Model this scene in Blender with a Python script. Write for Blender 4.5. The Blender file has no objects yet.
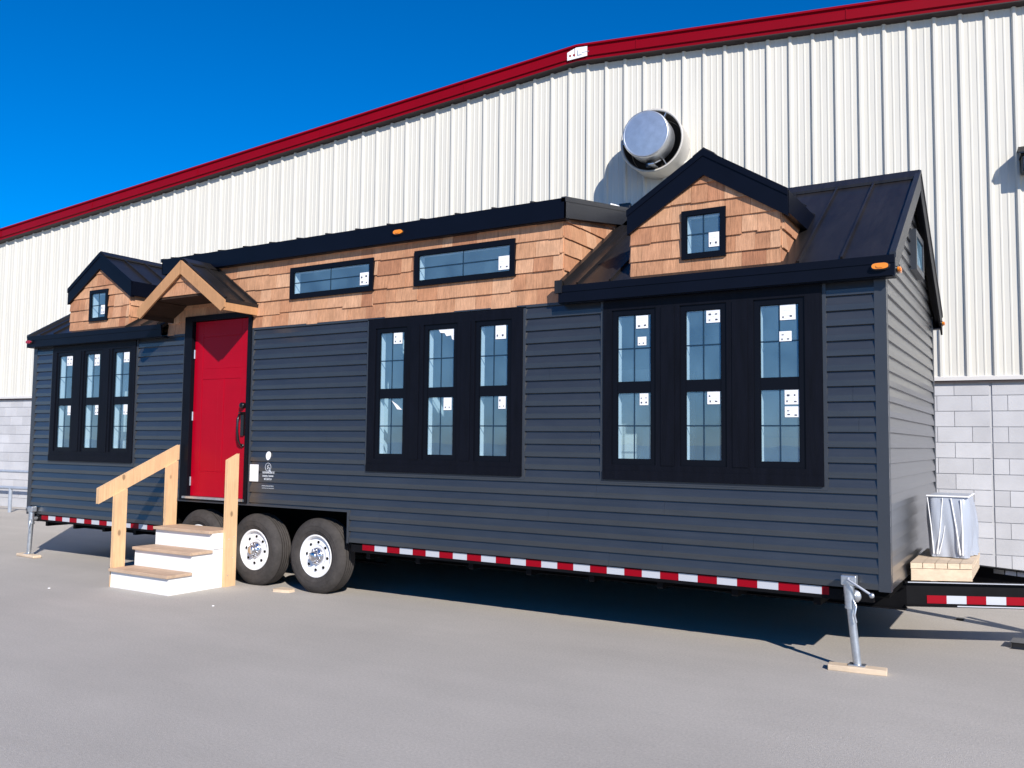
import bpy, math, random
from mathutils import Vector, Matrix
random.seed(7)
sc = bpy.context.scene
COL = sc.collection
R = math.radians

# ------------------------------------------------------------------ materials
def mat(name, base=(.5, .5, .5), rough=.5, metal=0., spec=.5, noise=None, bump=None, island=None, coat=0., emit=None, knots=None):
    """noise=(scale xyz, amount) varies value; bump=(scale xyz, strength, distance); island=(list of colours)"""
    m = bpy.data.materials.new(name); m.use_nodes = True
    nt = m.node_tree; N = nt.nodes; L = nt.links
    b = N['Principled BSDF']
    b.inputs['Base Color'].default_value = (*base, 1)
    b.inputs['Roughness'].default_value = rough
    b.inputs['Metallic'].default_value = metal
    b.inputs['Specular IOR Level'].default_value = spec
    b.inputs['Coat Weight'].default_value = coat; b.inputs['Coat Roughness'].default_value = .3
    if emit:
        b.inputs['Emission Color'].default_value = (*emit[0], 1); b.inputs['Emission Strength'].default_value = emit[1]
    tc = N.new('ShaderNodeTexCoord')
    cur = None
    if island:
        g = N.new('ShaderNodeNewGeometry'); cr = N.new('ShaderNodeValToRGB')
        cr.color_ramp.interpolation = 'LINEAR'
        e = cr.color_ramp.elements
        for i, c in enumerate(island):
            p = i / (len(island) - 1)
            if i == 0: e[0].color = (*c, 1); e[0].position = 0
            elif i == len(island) - 1: e[-1].color = (*c, 1); e[-1].position = 1
            else:
                x = e.new(p); x.color = (*c, 1)
        L.new(g.outputs['Random Per Island'], cr.inputs['Fac']); cur = cr.outputs['Color']
    if noise:
        ns = noise if isinstance(noise, list) else [noise]
        for sc3, amt in ns:
            mp = N.new('ShaderNodeMapping'); mp.inputs['Scale'].default_value = sc3
            L.new(tc.outputs['Object'], mp.inputs['Vector'])
            nz = N.new('ShaderNodeTexNoise'); nz.inputs['Scale'].default_value = 1; nz.inputs['Detail'].default_value = 6
            nz.inputs['Roughness'].default_value = .6
            L.new(mp.outputs['Vector'], nz.inputs['Vector'])
            mr = N.new('ShaderNodeMapRange'); mr.inputs['From Min'].default_value = .28; mr.inputs['From Max'].default_value = .72
            mr.inputs['To Min'].default_value = 1 - amt; mr.inputs['To Max'].default_value = 1 + amt
            L.new(nz.outputs['Fac'], mr.inputs['Value'])
            mx = N.new('ShaderNodeVectorMath'); mx.operation = 'SCALE'
            if cur is None: mx.inputs[0].default_value = base
            else: L.new(cur, mx.inputs[0])
            L.new(mr.outputs['Result'], mx.inputs['Scale']); cur = mx.outputs['Vector']
    if knots:
        mp = N.new('ShaderNodeMapping'); mp.inputs['Scale'].default_value = knots
        L.new(tc.outputs['Object'], mp.inputs['Vector'])
        vo = N.new('ShaderNodeTexVoronoi'); vo.inputs['Scale'].default_value = 1; L.new(mp.outputs[0], vo.inputs['Vector'])
        mr = N.new('ShaderNodeMapRange'); mr.inputs['From Min'].default_value = .07; mr.inputs['From Max'].default_value = .13
        mr.inputs['To Min'].default_value = .45; mr.inputs['To Max'].default_value = 1; L.new(vo.outputs['Distance'], mr.inputs['Value'])
        mx = N.new('ShaderNodeVectorMath'); mx.operation = 'SCALE'; L.new(cur, mx.inputs[0]); L.new(mr.outputs[0], mx.inputs['Scale']); cur = mx.outputs['Vector']
    if cur is not None: L.new(cur, b.inputs['Base Color'])
    if bump:
        mp = N.new('ShaderNodeMapping'); mp.inputs['Scale'].default_value = bump[0]
        L.new(tc.outputs['Object'], mp.inputs['Vector'])
        nz = N.new('ShaderNodeTexNoise'); nz.inputs['Scale'].default_value = 1; nz.inputs['Detail'].default_value = 5
        L.new(mp.outputs['Vector'], nz.inputs['Vector'])
        bp = N.new('ShaderNodeBump'); bp.inputs['Strength'].default_value = bump[1]; bp.inputs['Distance'].default_value = bump[2]
        L.new(nz.outputs['Fac'], bp.inputs['Height']); L.new(bp.outputs['Normal'], b.inputs['Normal'])
    return m

M = {}
M['siding'] = mat('slate_siding', (.0260, .0280, .0312), .36, spec=.5, coat=.85, noise=[((.8, .8, 30), .14), ((1.2, 1.2, 2), .16), ((5, 5, 14), .08)], bump=((2.5, 2.5, 40), .35, .006))
M['jtrim'] = mat('slate_trim', (.034, .040, .050), .38, spec=.45, noise=((3, 3, 3), .08))
M['navy'] = mat('navy_painted_wood', (.0030, .0036, .0070), .5, spec=.14, noise=((20, 20, 3), .3), bump=((60, 60, 5), .35, .003))
M['navy_metal'] = mat('navy_metal_fascia', (.0022, .0034, .0085), .42, spec=.15, noise=((3, 3, 3), .15), bump=((5, 5, 5), .12, .004))
M['rake'] = mat('rake_metal', (.022, .024, .029), .36, spec=.4, noise=((4, 4, 4), .15), bump=((6, 6, 6), .15, .004))
M['roof'] = mat('dark_standing_seam_roof', (.015, .0135, .0135), .38, spec=.4, noise=[((2.5, 1.2, 1.2), .35), ((30, 3, 3), .25)], bump=((7, 3, 3), .35, .006))
M['vinyl'] = mat('black_window_sash', (.003, .0038, .007), .4, spec=.15)
M['muntin'] = mat('blue_grey_muntin', (.012, .035, .065), .5, spec=.2)
M['cedar'] = mat('cedar_shingle', rough=.72, spec=.25, island=[(.34, .150, .080), (.47, .240, .130), (.52, .285, .160), (.43, .205, .108), (.50, .262, .145), (.57, .33, .195), (.46, .225, .122)],
                 noise=[((70, 70, 3), .22), ((6, 6, 5), .18), ((220, 220, 9), .12)], bump=((120, 120, 4), .7, .005))
M['cedar_trim'] = mat('cedar_board', (.46, .245, .115), .65, spec=.25, noise=[((5, 5, 5), .10), ((40, 40, 6), .10)], bump=((50, 50, 8), .2, .002))
M['soffit'] = mat('shaded_soffit', (.045, .028, .020), .8, spec=.1, noise=((30, 4, 4), .25))  # dark base colour puts the shade under the porch into the boards
M['pine'] = mat('pine_lumber', (.66, .43, .235), .62, spec=.3, knots=(5.5, 5.5, 3.2), noise=[((45, 45, 3), .14), ((7, 7, 5), .08)], bump=((90, 90, 6), .25, .002))
M['tread'] = mat('worn_plywood_tread', (.50, .36, .25), .7, spec=.25, noise=[((3, 30, 30), .16), ((8, 8, 8), .12)], bump=((5, 90, 90), .3, .002))
M['padwood'] = mat('pad_lumber', (.62, .49, .35), .68, spec=.25, knots=(4, 7, 7), noise=[((4, 40, 40), .12), ((9, 9, 9), .10)], bump=((9, 90, 90), .3, .002))
M['white'] = mat('white_painted_plywood', (.82, .81, .79), .5, spec=.35, noise=((6, 6, 6), .03))
M['red_door'] = mat('red_door_paint', (.36, .0, .012), .36, spec=.14, noise=[((3, 3, 3), .06), ((1, 1, 40), .02)])
M['black'] = mat('black_hardware', (.006, .006, .007), .3, spec=.6)
M['steel_black'] = mat('black_chassis_steel', (.004, .004, .005), .6, spec=.12, noise=((8, 8, 8), .3), bump=((30, 30, 30), .2, .002))
M['under'] = mat('black_underfloor', (.003, .003, .003), .9, spec=.05)
M['rubber'] = mat('tyre_rubber', (.050, .045, .042), .75, spec=.2, noise=[((9, 9, 9), .25), ((40, 40, 40), .15)], bump=((80, 80, 80), .3, .002))
M['rim'] = mat('white_steel_rim', (.80, .80, .80), .35, spec=.5, noise=((9, 9, 9), .05))
M['chrome'] = mat('chrome_hub', (.62, .62, .65), .22, metal=1.)
M['hole'] = mat('rim_hole', (.004, .004, .004), .8, spec=.1)
M['galv'] = mat('galvanised_steel', (.56, .59, .62), .36, metal=.85, noise=[((14, 14, 14), .16), ((60, 60, 60), .10)])
M['galv_drum'] = mat('galvanised_fan_drum', (.60, .62, .64), .40, metal=.85, noise=((9, 9, 9), .12), bump=((5, 5, 5), .1, .01))
M['shroud'] = mat('beige_fan_shroud', (.52, .50, .46), .45, noise=((8, 8, 8), .06))
M['dark_in'] = mat('fan_inside', (.06, .055, .05), .5, spec=.4)
M['amber'] = mat('amber_lens', (.85, .26, .02), .22, spec=.6)
M['red_lens'] = mat('red_lens', (.35, .01, .02), .2, spec=.6)
M['sticker'] = mat('white_sticker', (.86, .86, .86), .5)
M['ink'] = mat('sticker_ink', (.05, .06, .08), .6)
M['decal'] = mat('white_vinyl_lettering', (.50, .53, .57), .5)
M['tape_r'] = mat('red_reflective_tape', (.27, .0, .008), .5, spec=.15, bump=((200, 200, 200), .15, .001))
M['tape_w'] = mat('white_reflective_tape', (.48, .50, .54), .45, spec=.3, bump=((200, 200, 200), .15, .001))
M['panel'] = mat('white_ribbed_steel', (.625, .605, .535), .45, spec=.3, noise=[((1.5, 1.5, .4), .035), ((9, 9, .5), .035), ((40, 40, 1), .015)], bump=((1.5, 1.5, .8), .25, .02))
M['panel_base'] = mat('white_base_trim', (.62, .60, .57), .45)
M['red_trim'] = mat('red_roof_trim', (.21, .0, .006), .42, spec=.15, noise=((1, 1, 1), .08), bump=((2, 2, 2), .15, .01))
M['dark_gap'] = mat('dark_flashing', (.022, .012, .011), .6)
M['plastic'] = mat('ac_body', (.55, .55, .53), .45)
M['drywall'] = mat('interior_drywall', (.74, .80, .84), .8, spec=.2)
M['floor_in'] = mat('interior_floor', (.55, .48, .40), .6)
M['jamb'] = mat('white_jamb', (.86, .86, .86), .5)
M['pale'] = mat('pale_rail_paint', (.30, .34, .40), .45, noise=((9, 9, 9), .1))
M['cabinet'] = mat('white_cabinet', (.85, .85, .83), .45)
M['lampglass'] = mat('frosted_lamp_lens', (.55, .52, .58), .4)

def glass():
    m = bpy.data.materials.new('blue_tinted_glass'); m.use_nodes = True
    nt = m.node_tree; N = nt.nodes; L = nt.links; N.clear()
    out = N.new('ShaderNodeOutputMaterial'); mx = N.new('ShaderNodeMixShader')
    tr = N.new('ShaderNodeBsdfTransparent'); tr.inputs['Color'].default_value = (.78, .93, 1.0, 1)
    gl = N.new('ShaderNodeBsdfGlossy'); gl.inputs['Roughness'].default_value = .01
    gl.inputs['Color'].default_value = (.40, .52, .64, 1)
    lw = N.new('ShaderNodeLayerWeight'); lw.inputs['Blend'].default_value = .25
    mr = N.new('ShaderNodeMapRange'); mr.inputs['To Min'].default_value = .20; mr.inputs['To Max'].default_value = .9
    pw = N.new('ShaderNodeMath'); pw.operation = 'POWER'; pw.inputs[1].default_value = 4; lw.inputs['Blend'].default_value = .5
    L.new(lw.outputs['Facing'], pw.inputs[0]); L.new(pw.outputs[0], mr.inputs['Value']); L.new(mr.outputs[0], mx.inputs[0])
    tc = N.new('ShaderNodeTexCoord'); nz = N.new('ShaderNodeTexNoise'); nz.inputs['Scale'].default_value = 2.2
    L.new(tc.outputs['Object'], nz.inputs['Vector'])
    bp = N.new('ShaderNodeBump'); bp.inputs['Strength'].default_value = .05; bp.inputs['Distance'].default_value = .01
    L.new(nz.outputs['Fac'], bp.inputs['Height']); L.new(bp.outputs['Normal'], gl.inputs['Normal'])
    L.new(tr.outputs[0], mx.inputs[1]); L.new(gl.outputs[0], mx.inputs[2]); df = N.new('ShaderNodeBsdfDiffuse'); df.inputs['Color'].default_value = (.32, .60, .80, 1)   # pale blue diffuse haze mixed in to brighten the panes
    m2 = N.new('ShaderNodeMixShader'); L.new(mx.outputs[0], m2.inputs[1]); L.new(df.outputs[0], m2.inputs[2])
    n2 = N.new('ShaderNodeTexNoise'); n2.inputs['Scale'].default_value = 3.5; n2.inputs['Detail'].default_value = 5; L.new(tc.outputs['Object'], n2.inputs['Vector'])
    r2 = N.new('ShaderNodeMapRange'); r2.inputs['From Min'].default_value = .3; r2.inputs['From Max'].default_value = .7
    r2.inputs['To Min'].default_value = .12; r2.inputs['To Max'].default_value = .21; L.new(n2.outputs['Fac'], r2.inputs['Value']); L.new(r2.outputs[0], m2.inputs[0])
    L.new(m2.outputs[0], out.inputs[0])
    return m
M['glass'] = glass()

def film():
    m = bpy.data.materials.new('translucent_plastic_film'); m.use_nodes = True
    nt = m.node_tree; N = nt.nodes; L = nt.links; N.clear()
    out = N.new('ShaderNodeOutputMaterial'); mx = N.new('ShaderNodeMixShader'); mx.inputs[0].default_value = .80
    tr = N.new('ShaderNodeBsdfTransparent'); tr.inputs['Color'].default_value = (.9, .93, 1, 1)
    p = N.new('ShaderNodeBsdfPrincipled'); p.inputs['Base Color'].default_value = (.46, .50, .57, 1); p.inputs['Roughness'].default_value = .34
    p.inputs['Specular IOR Level'].default_value = .8
    L.new(tr.outputs[0], mx.inputs[1]); L.new(p.outputs[0], mx.inputs[2]); L.new(mx.outputs[0], out.inputs[0])
    return m
M['film'] = film()

def ground_mat():
    m = bpy.data.materials.new('worn_asphalt'); m.use_nodes = True
    nt = m.node_tree; N = nt.nodes; L = nt.links; b = N['Principled BSDF']
    tc = N.new('ShaderNodeTexCoord')
    def nz(s, d=6, r=.6, rot=0, sx=1):
        mp = N.new('ShaderNodeMapping'); mp.inputs['Scale'].default_value = (s * sx, s, s); mp.inputs['Rotation'].default_value = (0, 0, rot)
        n = N.new('ShaderNodeTexNoise'); n.inputs['Scale'].default_value = 1; n.inputs['Detail'].default_value = d; n.inputs['Roughness'].default_value = r
        L.new(tc.outputs['Object'], mp.inputs['Vector']); L.new(mp.outputs[0], n.inputs['Vector']); return n.outputs['Fac']
    def rng(x, a, c, lo, hi):
        r = N.new('ShaderNodeMapRange'); r.inputs['From Min'].default_value = a; r.inputs['From Max'].default_value = c
        r.inputs['To Min'].default_value = lo; r.inputs['To Max'].default_value = hi; L.new(x, r.inputs['Value']); return r.outputs[0]
    def mul(a, c):
        q = N.new('ShaderNodeMath'); q.operation = 'MULTIPLY'; L.new(a, q.inputs[0]); L.new(c, q.inputs[1]); return q.outputs[0]
    v = rng(nz(.35), .3, .7, .90, 1.08)
    v = mul(v, rng(nz(1.6, 8, .65, R(25), .25), .3, .7, .94, 1.05))
    v = mul(v, rng(nz(60, 3), .3, .7, .90, 1.10))
    v = mul(v, rng(nz(220, 2), .3, .7, .90, 1.10))
    v = mul(v, rng(nz(3.2, 8, .7), .62, .72, 1.0, .93))
    v = mul(v, rng(nz(7.5, 9, .75, 1.0), .66, .74, 1.0, .88))
    v = mul(v, rng(nz(420, 1), .62, .75, 1.0, 1.22))
    v = mul(v, rng(nz(330, 1, .5, .7), .64, .75, 1.0, .80))
    # faint tyre-darkened bands
    v = mul(v, rng(nz(.9, 3, .5, R(-28), .06), .55, .75, 1.0, .90))
    sclr = N.new('ShaderNodeVectorMath'); sclr.operation = 'SCALE'; sclr.inputs[0].default_value = (.436, .404, .360)
    L.new(v, sclr.inputs['Scale']); L.new(sclr.outputs[0], b.inputs['Base Color'])
    b.inputs['Roughness'].default_value = .85; b.inputs['Specular IOR Level'].default_value = .3
    bp = N.new('ShaderNodeBump'); bp.inputs['Strength'].default_value = .6; bp.inputs['Distance'].default_value = .008
    L.new(nz(140, 3), bp.inputs['Height']); L.new(bp.outputs[0], b.inputs['Normal'])
    return m
M['ground'] = ground_mat()

def block_mat():
    m = bpy.data.materials.new('painted_concrete_block'); m.use_nodes = True
    nt = m.node_tree; N = nt.nodes; L = nt.links; b = N['Principled BSDF']
    tc = N.new('ShaderNodeTexCoord')
    nz = N.new('ShaderNodeTexNoise'); nz.inputs['Scale'].default_value = 2.5; nz.inputs['Detail'].default_value = 8
    L.new(tc.outputs['Object'], nz.inputs['Vector'])
    mr = N.new('ShaderNodeMapRange'); mr.inputs['From Min'].default_value = .3; mr.inputs['From Max'].default_value = .7
    mr.inputs['To Min'].default_value = .9; mr.inputs['To Max'].default_value = 1.06; L.new(nz.outputs[0], mr.inputs['Value'])
    g = N.new('ShaderNodeNewGeometry'); r2 = N.new('ShaderNodeMapRange'); r2.inputs['To Min'].default_value = .86; r2.inputs['To Max'].default_value = 1.04
    L.new(g.outputs['Random Per Island'], r2.inputs['Value'])
    q = N.new('ShaderNodeMath'); q.operation = 'MULTIPLY'; L.new(mr.outputs[0], q.inputs[0]); L.new(r2.outputs[0], q.inputs[1])
    s = N.new('ShaderNodeVectorMath'); s.operation = 'SCALE'; s.inputs[0].default_value = (.52, .52, .53); L.new(q.outputs[0], s.inputs['Scale'])
    L.new(s.outputs[0], b.inputs['Base Color']); b.inputs['Roughness'].default_value = .8
    n2 = N.new('ShaderNodeTexNoise'); n2.inputs['Scale'].default_value = 60; L.new(tc.outputs['Object'], n2.inputs['Vector'])
    bp = N.new('ShaderNodeBump'); bp.inputs['Strength'].default_value = .4; bp.inputs['Distance'].default_value = .004
    L.new(n2.outputs[0], bp.inputs['Height']); L.new(bp.outputs[0], b.inputs['Normal'])
    return m
M['block'] = block_mat()
M['mortar'] = mat('block_mortar', (.44, .44, .445), .9)

# ------------------------------------------------------------------ mesh builder
class MB:
    def __init__(s): s.v = []; s.f = []; s.m = []; s.sm = []; s.mats = []
    def mi(s, m):
        if m not in s.mats: s.mats.append(m)
        return s.mats.index(m)
    def add(s, vs, fs, m, smooth=False):
        o = len(s.v); i = s.mi(m)
        s.v += [tuple(p) for p in vs]
        for f in fs: s.f.append([o + k for k in f]); s.m.append(i); s.sm.append(smooth)
        return s
    def box(s, x0, x1, y0, y1, z0, z1, m):
        if x0 > x1: x0, x1 = x1, x0
        if y0 > y1: y0, y1 = y1, y0
        if z0 > z1: z0, z1 = z1, z0
        v = [(x, y, z) for z in (z0, z1) for y in (y0, y1) for x in (x0, x1)]
        return s.add(v, [(0, 2, 3, 1), (4, 5, 7, 6), (0, 1, 5, 4), (2, 6, 7, 3), (0, 4, 6, 2), (1, 3, 7, 5)], m)
    def prism(s, poly, ax, a, b, m):
        """poly: 2-D points; ax: axis extruded along ('x','y','z')"""
        def P(p, t):
            return {'x': (t, p[0], p[1]), 'y': (p[0], t, p[1]), 'z': (p[0], p[1], t)}[ax]
        n = len(poly)
        v = [P(p, a) for p in poly] + [P(p, b) for p in poly]
        f = [tuple(range(n)), tuple(range(2 * n - 1, n - 1, -1))] + [(i, (i + 1) % n, n + (i + 1) % n, n + i) for i in range(n)]
        return s.add(v, f, m)
    def tube(s, pts, rad, m, n=12, cap=True):
        pts = [Vector(p) for p in pts]; rings = []
        for i, p in enumerate(pts):
            d = (pts[min(i + 1, len(pts) - 1)] - pts[max(i - 1, 0)]).normalized()
            a = d.cross(Vector((0, 0, 1)) if abs(d.z) < .9 else Vector((1, 0, 0))).normalized(); b = d.cross(a)
            r = rad[i] if isinstance(rad, (list, tuple)) else rad
            rings.append([p + a * math.cos(2 * math.pi * k / n) * r + b * math.sin(2 * math.pi * k / n) * r for k in range(n)])
        v = [q for g in rings for q in g]
        f = [(i * n + k, i * n + (k + 1) % n, (i + 1) * n + (k + 1) % n, (i + 1) * n + k) for i in range(len(pts) - 1) for k in range(n)]
        s.add(v, f, m, True)
        if cap:
            s.add(rings[0], [tuple(range(n))], m); s.add(rings[-1], [tuple(range(n - 1, -1, -1))], m)
        return s
    def lathe(s, prof, c, m, n=48, smooth=True):
        """prof: (radius, y) pairs; revolved round the y axis through c"""
        v = []; f = []
        for r, y in prof:
            for k in range(n):
                a = 2 * math.pi * k / n
                v.append((c[0] + r * math.cos(a), c[1] + y, c[2] + r * math.sin(a)))
        for i in range(len(prof) - 1):
            for k in range(n): f.append((i * n + k, i * n + (k + 1) % n, (i + 1) * n + (k + 1) % n, (i + 1) * n + k))
        return s.add(v, f, m, smooth)
    def bar(s, p, q, w, h, m, up=(0, 0, 1)):
        """rectangular bar p->q; w across, h along 'up'"""
        p = Vector(p); q = Vector(q); d = (q - p).normalized(); u = Vector(up); a = d.cross(u).normalized(); u = a.cross(d)
        v = [e + a * sa * w / 2 + u * su * h / 2 for e in (p, q) for sa, su in ((-1, -1), (1, -1), (1, 1), (-1, 1))]
        return s.add(v, [(0, 1, 2, 3), (7, 6, 5, 4), (0, 4, 5, 1), (1, 5, 6, 2), (2, 6, 7, 3), (3, 7, 4, 0)], m)
    def build(s, name, parent=None, bevel=0., label=None):
        me = bpy.data.meshes.new(name)
        me.from_pydata(s.v, [], s.f)
        for m in s.mats: me.materials.append(m)
        me.polygons.foreach_set('material_index', s.m); me.polygons.foreach_set('use_smooth', s.sm)
        me.update()
        o = bpy.data.objects.new(name, me); COL.objects.link(o)
        if parent: o.parent = parent; o.matrix_parent_inverse = Matrix.Identity(4)
        if bevel:
            bv = o.modifiers.new('Bevel', 'BEVEL'); bv.width = bevel; bv.segments = 2; bv.limit_method = 'ANGLE'; bv.angle_limit = R(40)
        if label: o['label'] = label
        return o
def one(name, fn, parent=None, **k):
    mb = MB(); fn(mb); return mb.build(name, parent, **k)
def empty(name, loc, rz=0, label=None, cat=None, group=None):
    o = bpy.data.objects.new(name, None); COL.objects.link(o); o.location = loc; o.rotation_euler = (0, 0, rz)
    o.empty_display_size = .2
    tag(o, label, cat, group); return o
def tag(o, label=None, cat=None, group=None, kind=None):
    if label: o['label'] = label
    if cat: o['category'] = cat
    if group: o['group'] = group
    if kind: o['kind'] = kind
    return o

def clip(poly, region):
    out = poly
    n = len(region)
    for i in range(n):
        a, b = region[i], region[(i + 1) % n]
        def side(p): return (b[0] - a[0]) * (p[1] - a[1]) - (b[1] - a[1]) * (p[0] - a[0])
        inp, out = out, []
        for j in range(len(inp)):
            p, q = inp[j], inp[(j + 1) % len(inp)]
            sp, sq = side(p), side(q)
            if sp >= 0: out.append(p)
            if (sp >= 0) != (sq >= 0):
                t = sp / (sp - sq); out.append((p[0] + t * (q[0] - p[0]), p[1] + t * (q[1] - p[1])))
        if len(out) < 3: return []
    return out
def subtract(r, holes):
    rs = [r]
    for h in holes:
        nr = []
        for a in rs:
            x0, x1, z0, z1 = a
            if h[0] >= x1 or h[1] <= x0 or h[2] >= z1 or h[3] <= z0: nr.append(a); continue
            if h[0] > x0: nr.append((x0, h[0], z0, z1))
            if h[1] < x1: nr.append((h[1], x1, z0, z1))
            mx0, mx1 = max(x0, h[0]), min(x1, h[1])
            if h[2] > z0: nr.append((mx0, mx1, z0, h[2]))
            if h[3] < z1: nr.append((mx0, mx1, h[3], z1))
        rs = nr
    return [a for a in rs if a[1] - a[0] > 1e-4 and a[3] - a[2] > 1e-4]
def clad(mb, fr, region, holes, z0, rowh, m, b=.014, t=.003, widths=None, jit=0., lap=False):
    """rows of boards or shingles on a wall; fr(u, z, n) -> xyz with n outwards; region: ccw convex polygon in (u, z)"""
    u0, u1 = min(p[0] for p in region), max(p[0] for p in region)
    zt = max(p[1] for p in region); z = z0 - (rowh if jit else 0)
    while z < zt:
        cuts = [u0]
        if widths:
            cuts = [u0 - random.uniform(0, .1 if not lap else 2.4)]
            while cuts[-1] < u1: cuts.append(cuts[-1] + random.uniform(*widths))
        else: cuts.append(u1)
        zj = 0
        for ua, ub in zip(cuts[:-1], cuts[1:]):
            if jit and random.random() < .45: zj = random.uniform(-jit, jit)
            bb = b + (random.uniform(-.003, .003) if jit else 0)
            g = (.0012 if not lap else .0006) if widths else 0
            za, zc = z + zj, z + rowh + (.02 if jit else 0)
            parts = [(za, zc)]
            if lap: parts = [(za, za + .042), (za + .042, zc)]
            for pa, pc in parts:
              for r in subtract((ua + g, ub - g, pa, pc), holes):
                  poly = clip([(r[0], r[2]), (r[1], r[2]), (r[1], r[3]), (r[0], r[3])], region)
                  if not poly: continue
                  off = (lambda zz: bb + (t - bb) * (zz - za) / (zc - za)) if not lap else (lambda zz: bb - .0015 * (zz - za) / .042 if zz <= za + .0421 else bb - .0015 + (t - bb + .0015) * (zz - za - .042) / (zc - za - .042))
                  n = len(poly)
                  v = [fr(p[0], p[1], off(p[1])) for p in poly] + [fr(p[0], p[1], -.004) for p in poly]
                  mb.add(v, [tuple(range(n))] + [(i, n + i, n + (i + 1) % n, (i + 1) % n) for i in range(n)], m)
        z += rowh
def sheet(mb, fr, rect, holes, m, n=0.):
    for r in subtract(rect, holes):
        mb.add([fr(r[0], r[2], n), fr(r[1], r[2], n), fr(r[1], r[3], n), fr(r[0], r[3], n)], [(0, 1, 2, 3)], m)
FRONT = lambda u, z, n: (u, -n, z)
END = lambda u, z, n: (n - .021, u, z)

# ------------------------------------------------------------------ ground
g = MB(); g.add([(-900, -900, 0), (900, -900, 0), (900, 900, 0), (-900, 900, 0)], [(0, 1, 2, 3)], M['ground'])
tag(g.build('ground'), kind='structure')

# ------------------------------------------------------------------ building behind
BA = R(5.292)
bld = empty('metal_building', (0, 6.12, 0), BA, 'long white ribbed metal warehouse with red roof trim on a grey block base', 'building')
S0, S1 = -34., 7.5
PK = -5.35
def zroof(s): return (7.93 if s < PK else 7.93) - (.110 if s < PK else .056) * abs(s - PK)
ZB = 2.475
def wall_panel(mb):
    sp = .3125; base = -4.93
    k0 = int((S0 - base) / sp); k1 = int((S1 - base) / sp) + 1
    pr = []
    for k in range(k0, k1):
        s = base + k * sp
        pr += [(s, 0), (s + .022, -.034), (s + .052, -.034), (s + .074, 0),
               (s + .125, 0), (s + .132, -.005), (s + .148, -.005), (s + .155, 0),
               (s + .215, 0), (s + .222, -.005), (s + .238, -.005), (s + .245, 0)]
    v = []; f = []
    for s, y in pr: v += [(s, y, ZB), (s, y, zroof(s) - .06)]
    for i in range(len(pr) - 1): f.append((2 * i, 2 * i + 2, 2 * i + 3, 2 * i + 1))
    mb.add(v, f, M['panel'])
one('wall_panel', wall_panel, bld)
def block(mb):
    mb.box(S0, S1, .012, .25, 0, ZB - .05, M['mortar'])
    bh, bw = .2032, .4064
    for r in range(12):
        x = S0 + (bw / 2 if r % 2 else 0)
        while x < S1:
            w = bw
            j = random.uniform(-.0015, .0015)
            x1 = min(x + w, S1)
            zt = min((r + 1) * bh - .005, ZB - .055)
            a, c = x + .003, x1 - .003
            # control joint near the end of the trailer
            CJ = .36
            segs = [(a, c)] if not (a < CJ < c) else [(a, CJ - .012), (CJ + .012, c)]
            for p, q in segs:
                if q - p < .03: continue
                mb.box(p, q, j, .03, r * bh + .003, zt, M['block'])
            x += w
one('block_wall', block, bld)
def baseflash(mb):
    mb.prism([(-.045, ZB - .075), (.012, ZB - .06), (.012, ZB - .03), (-.03, ZB - .035)], 'x', S0, S1, M['dark_gap'])
    mb.prism([(-.05, ZB - .045), (.0, ZB - .02), (.0, ZB + .02), (-.05, ZB + .0)], 'x', S0, S1, M['panel_base'])
one('base_flashing', baseflash, bld)
def fascia(mb):
    prof = [(0.02, .02), (-.16, .005), (-.17, -.03), (-.14, -.045), (-.14, -.065), (-.165, -.085), (-.165, -.205), (-.14, -.215), (-.14, -.262), (.02, -.28)]
    for a, c in ((S0, PK), (PK, S1)):
        n = len(prof)
        v = [(a, y, zroof(a) + dz) for y, dz in prof] + [(c, y, zroof(c) + dz) for y, dz in prof]
        mb.add(v, [(i, n + i, n + i + 1, i + 1) for i in range(n - 1)], M['red_trim'])
    for s in [PK - .02] + [PK + 1.0 + 3.05 * i for i in range(-9, 5)]:
        z = zroof(s)
        mb.box(s - .006, s + .006, -.172, -.12, z - .2, z - .06, M['red_trim'])
one('roof_trim', fascia, bld)
def soff(mb):
    for a, c in ((S0, PK), (PK, S1)):
        v = [(a, -.139, zroof(a) - .262), (c, -.139, zroof(c) - .262), (c, -.139, zroof(c) - .276), (a, -.139, zroof(a) - .276), (a, .0, zroof(a) - .29), (c, .0, zroof(c) - .29)]
        mb.add(v, [(0, 1, 2, 3), (3, 2, 5, 4)], M['dark_gap'])
one('trim_drip_edge', soff, bld)
def bshell(mb):
    D = 24.
    mb.add([(S0, 0.03, 0), (S0, D, 0), (S0, D, zroof(S0)), (S0, 0.03, zroof(S0))], [(0, 1, 2, 3)], M['panel'])
    mb.add([(S1, 0.03, 0), (S1, D, 0), (S1, D, zroof(S1)), (S1, 0.03, zroof(S1))], [(3, 2, 1, 0)], M['panel'])
    mb.add([(S0, D, 0), (S1, D, 0), (S1, D, zroof(S1)), (PK, D, zroof(PK)), (S0, D, zroof(S0))], [(0, 1, 2, 3, 4)], M['panel'])
    for a, c in ((S0, PK), (PK, S1)):
        mb.add([(a, .02, zroof(a) + .05), (c, .02, zroof(c) + .05), (c, D, zroof(c) + .05), (a, D, zroof(a) + .05)], [(0, 1, 2, 3)], M['panel'])
one('shell', bshell, bld)
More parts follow.
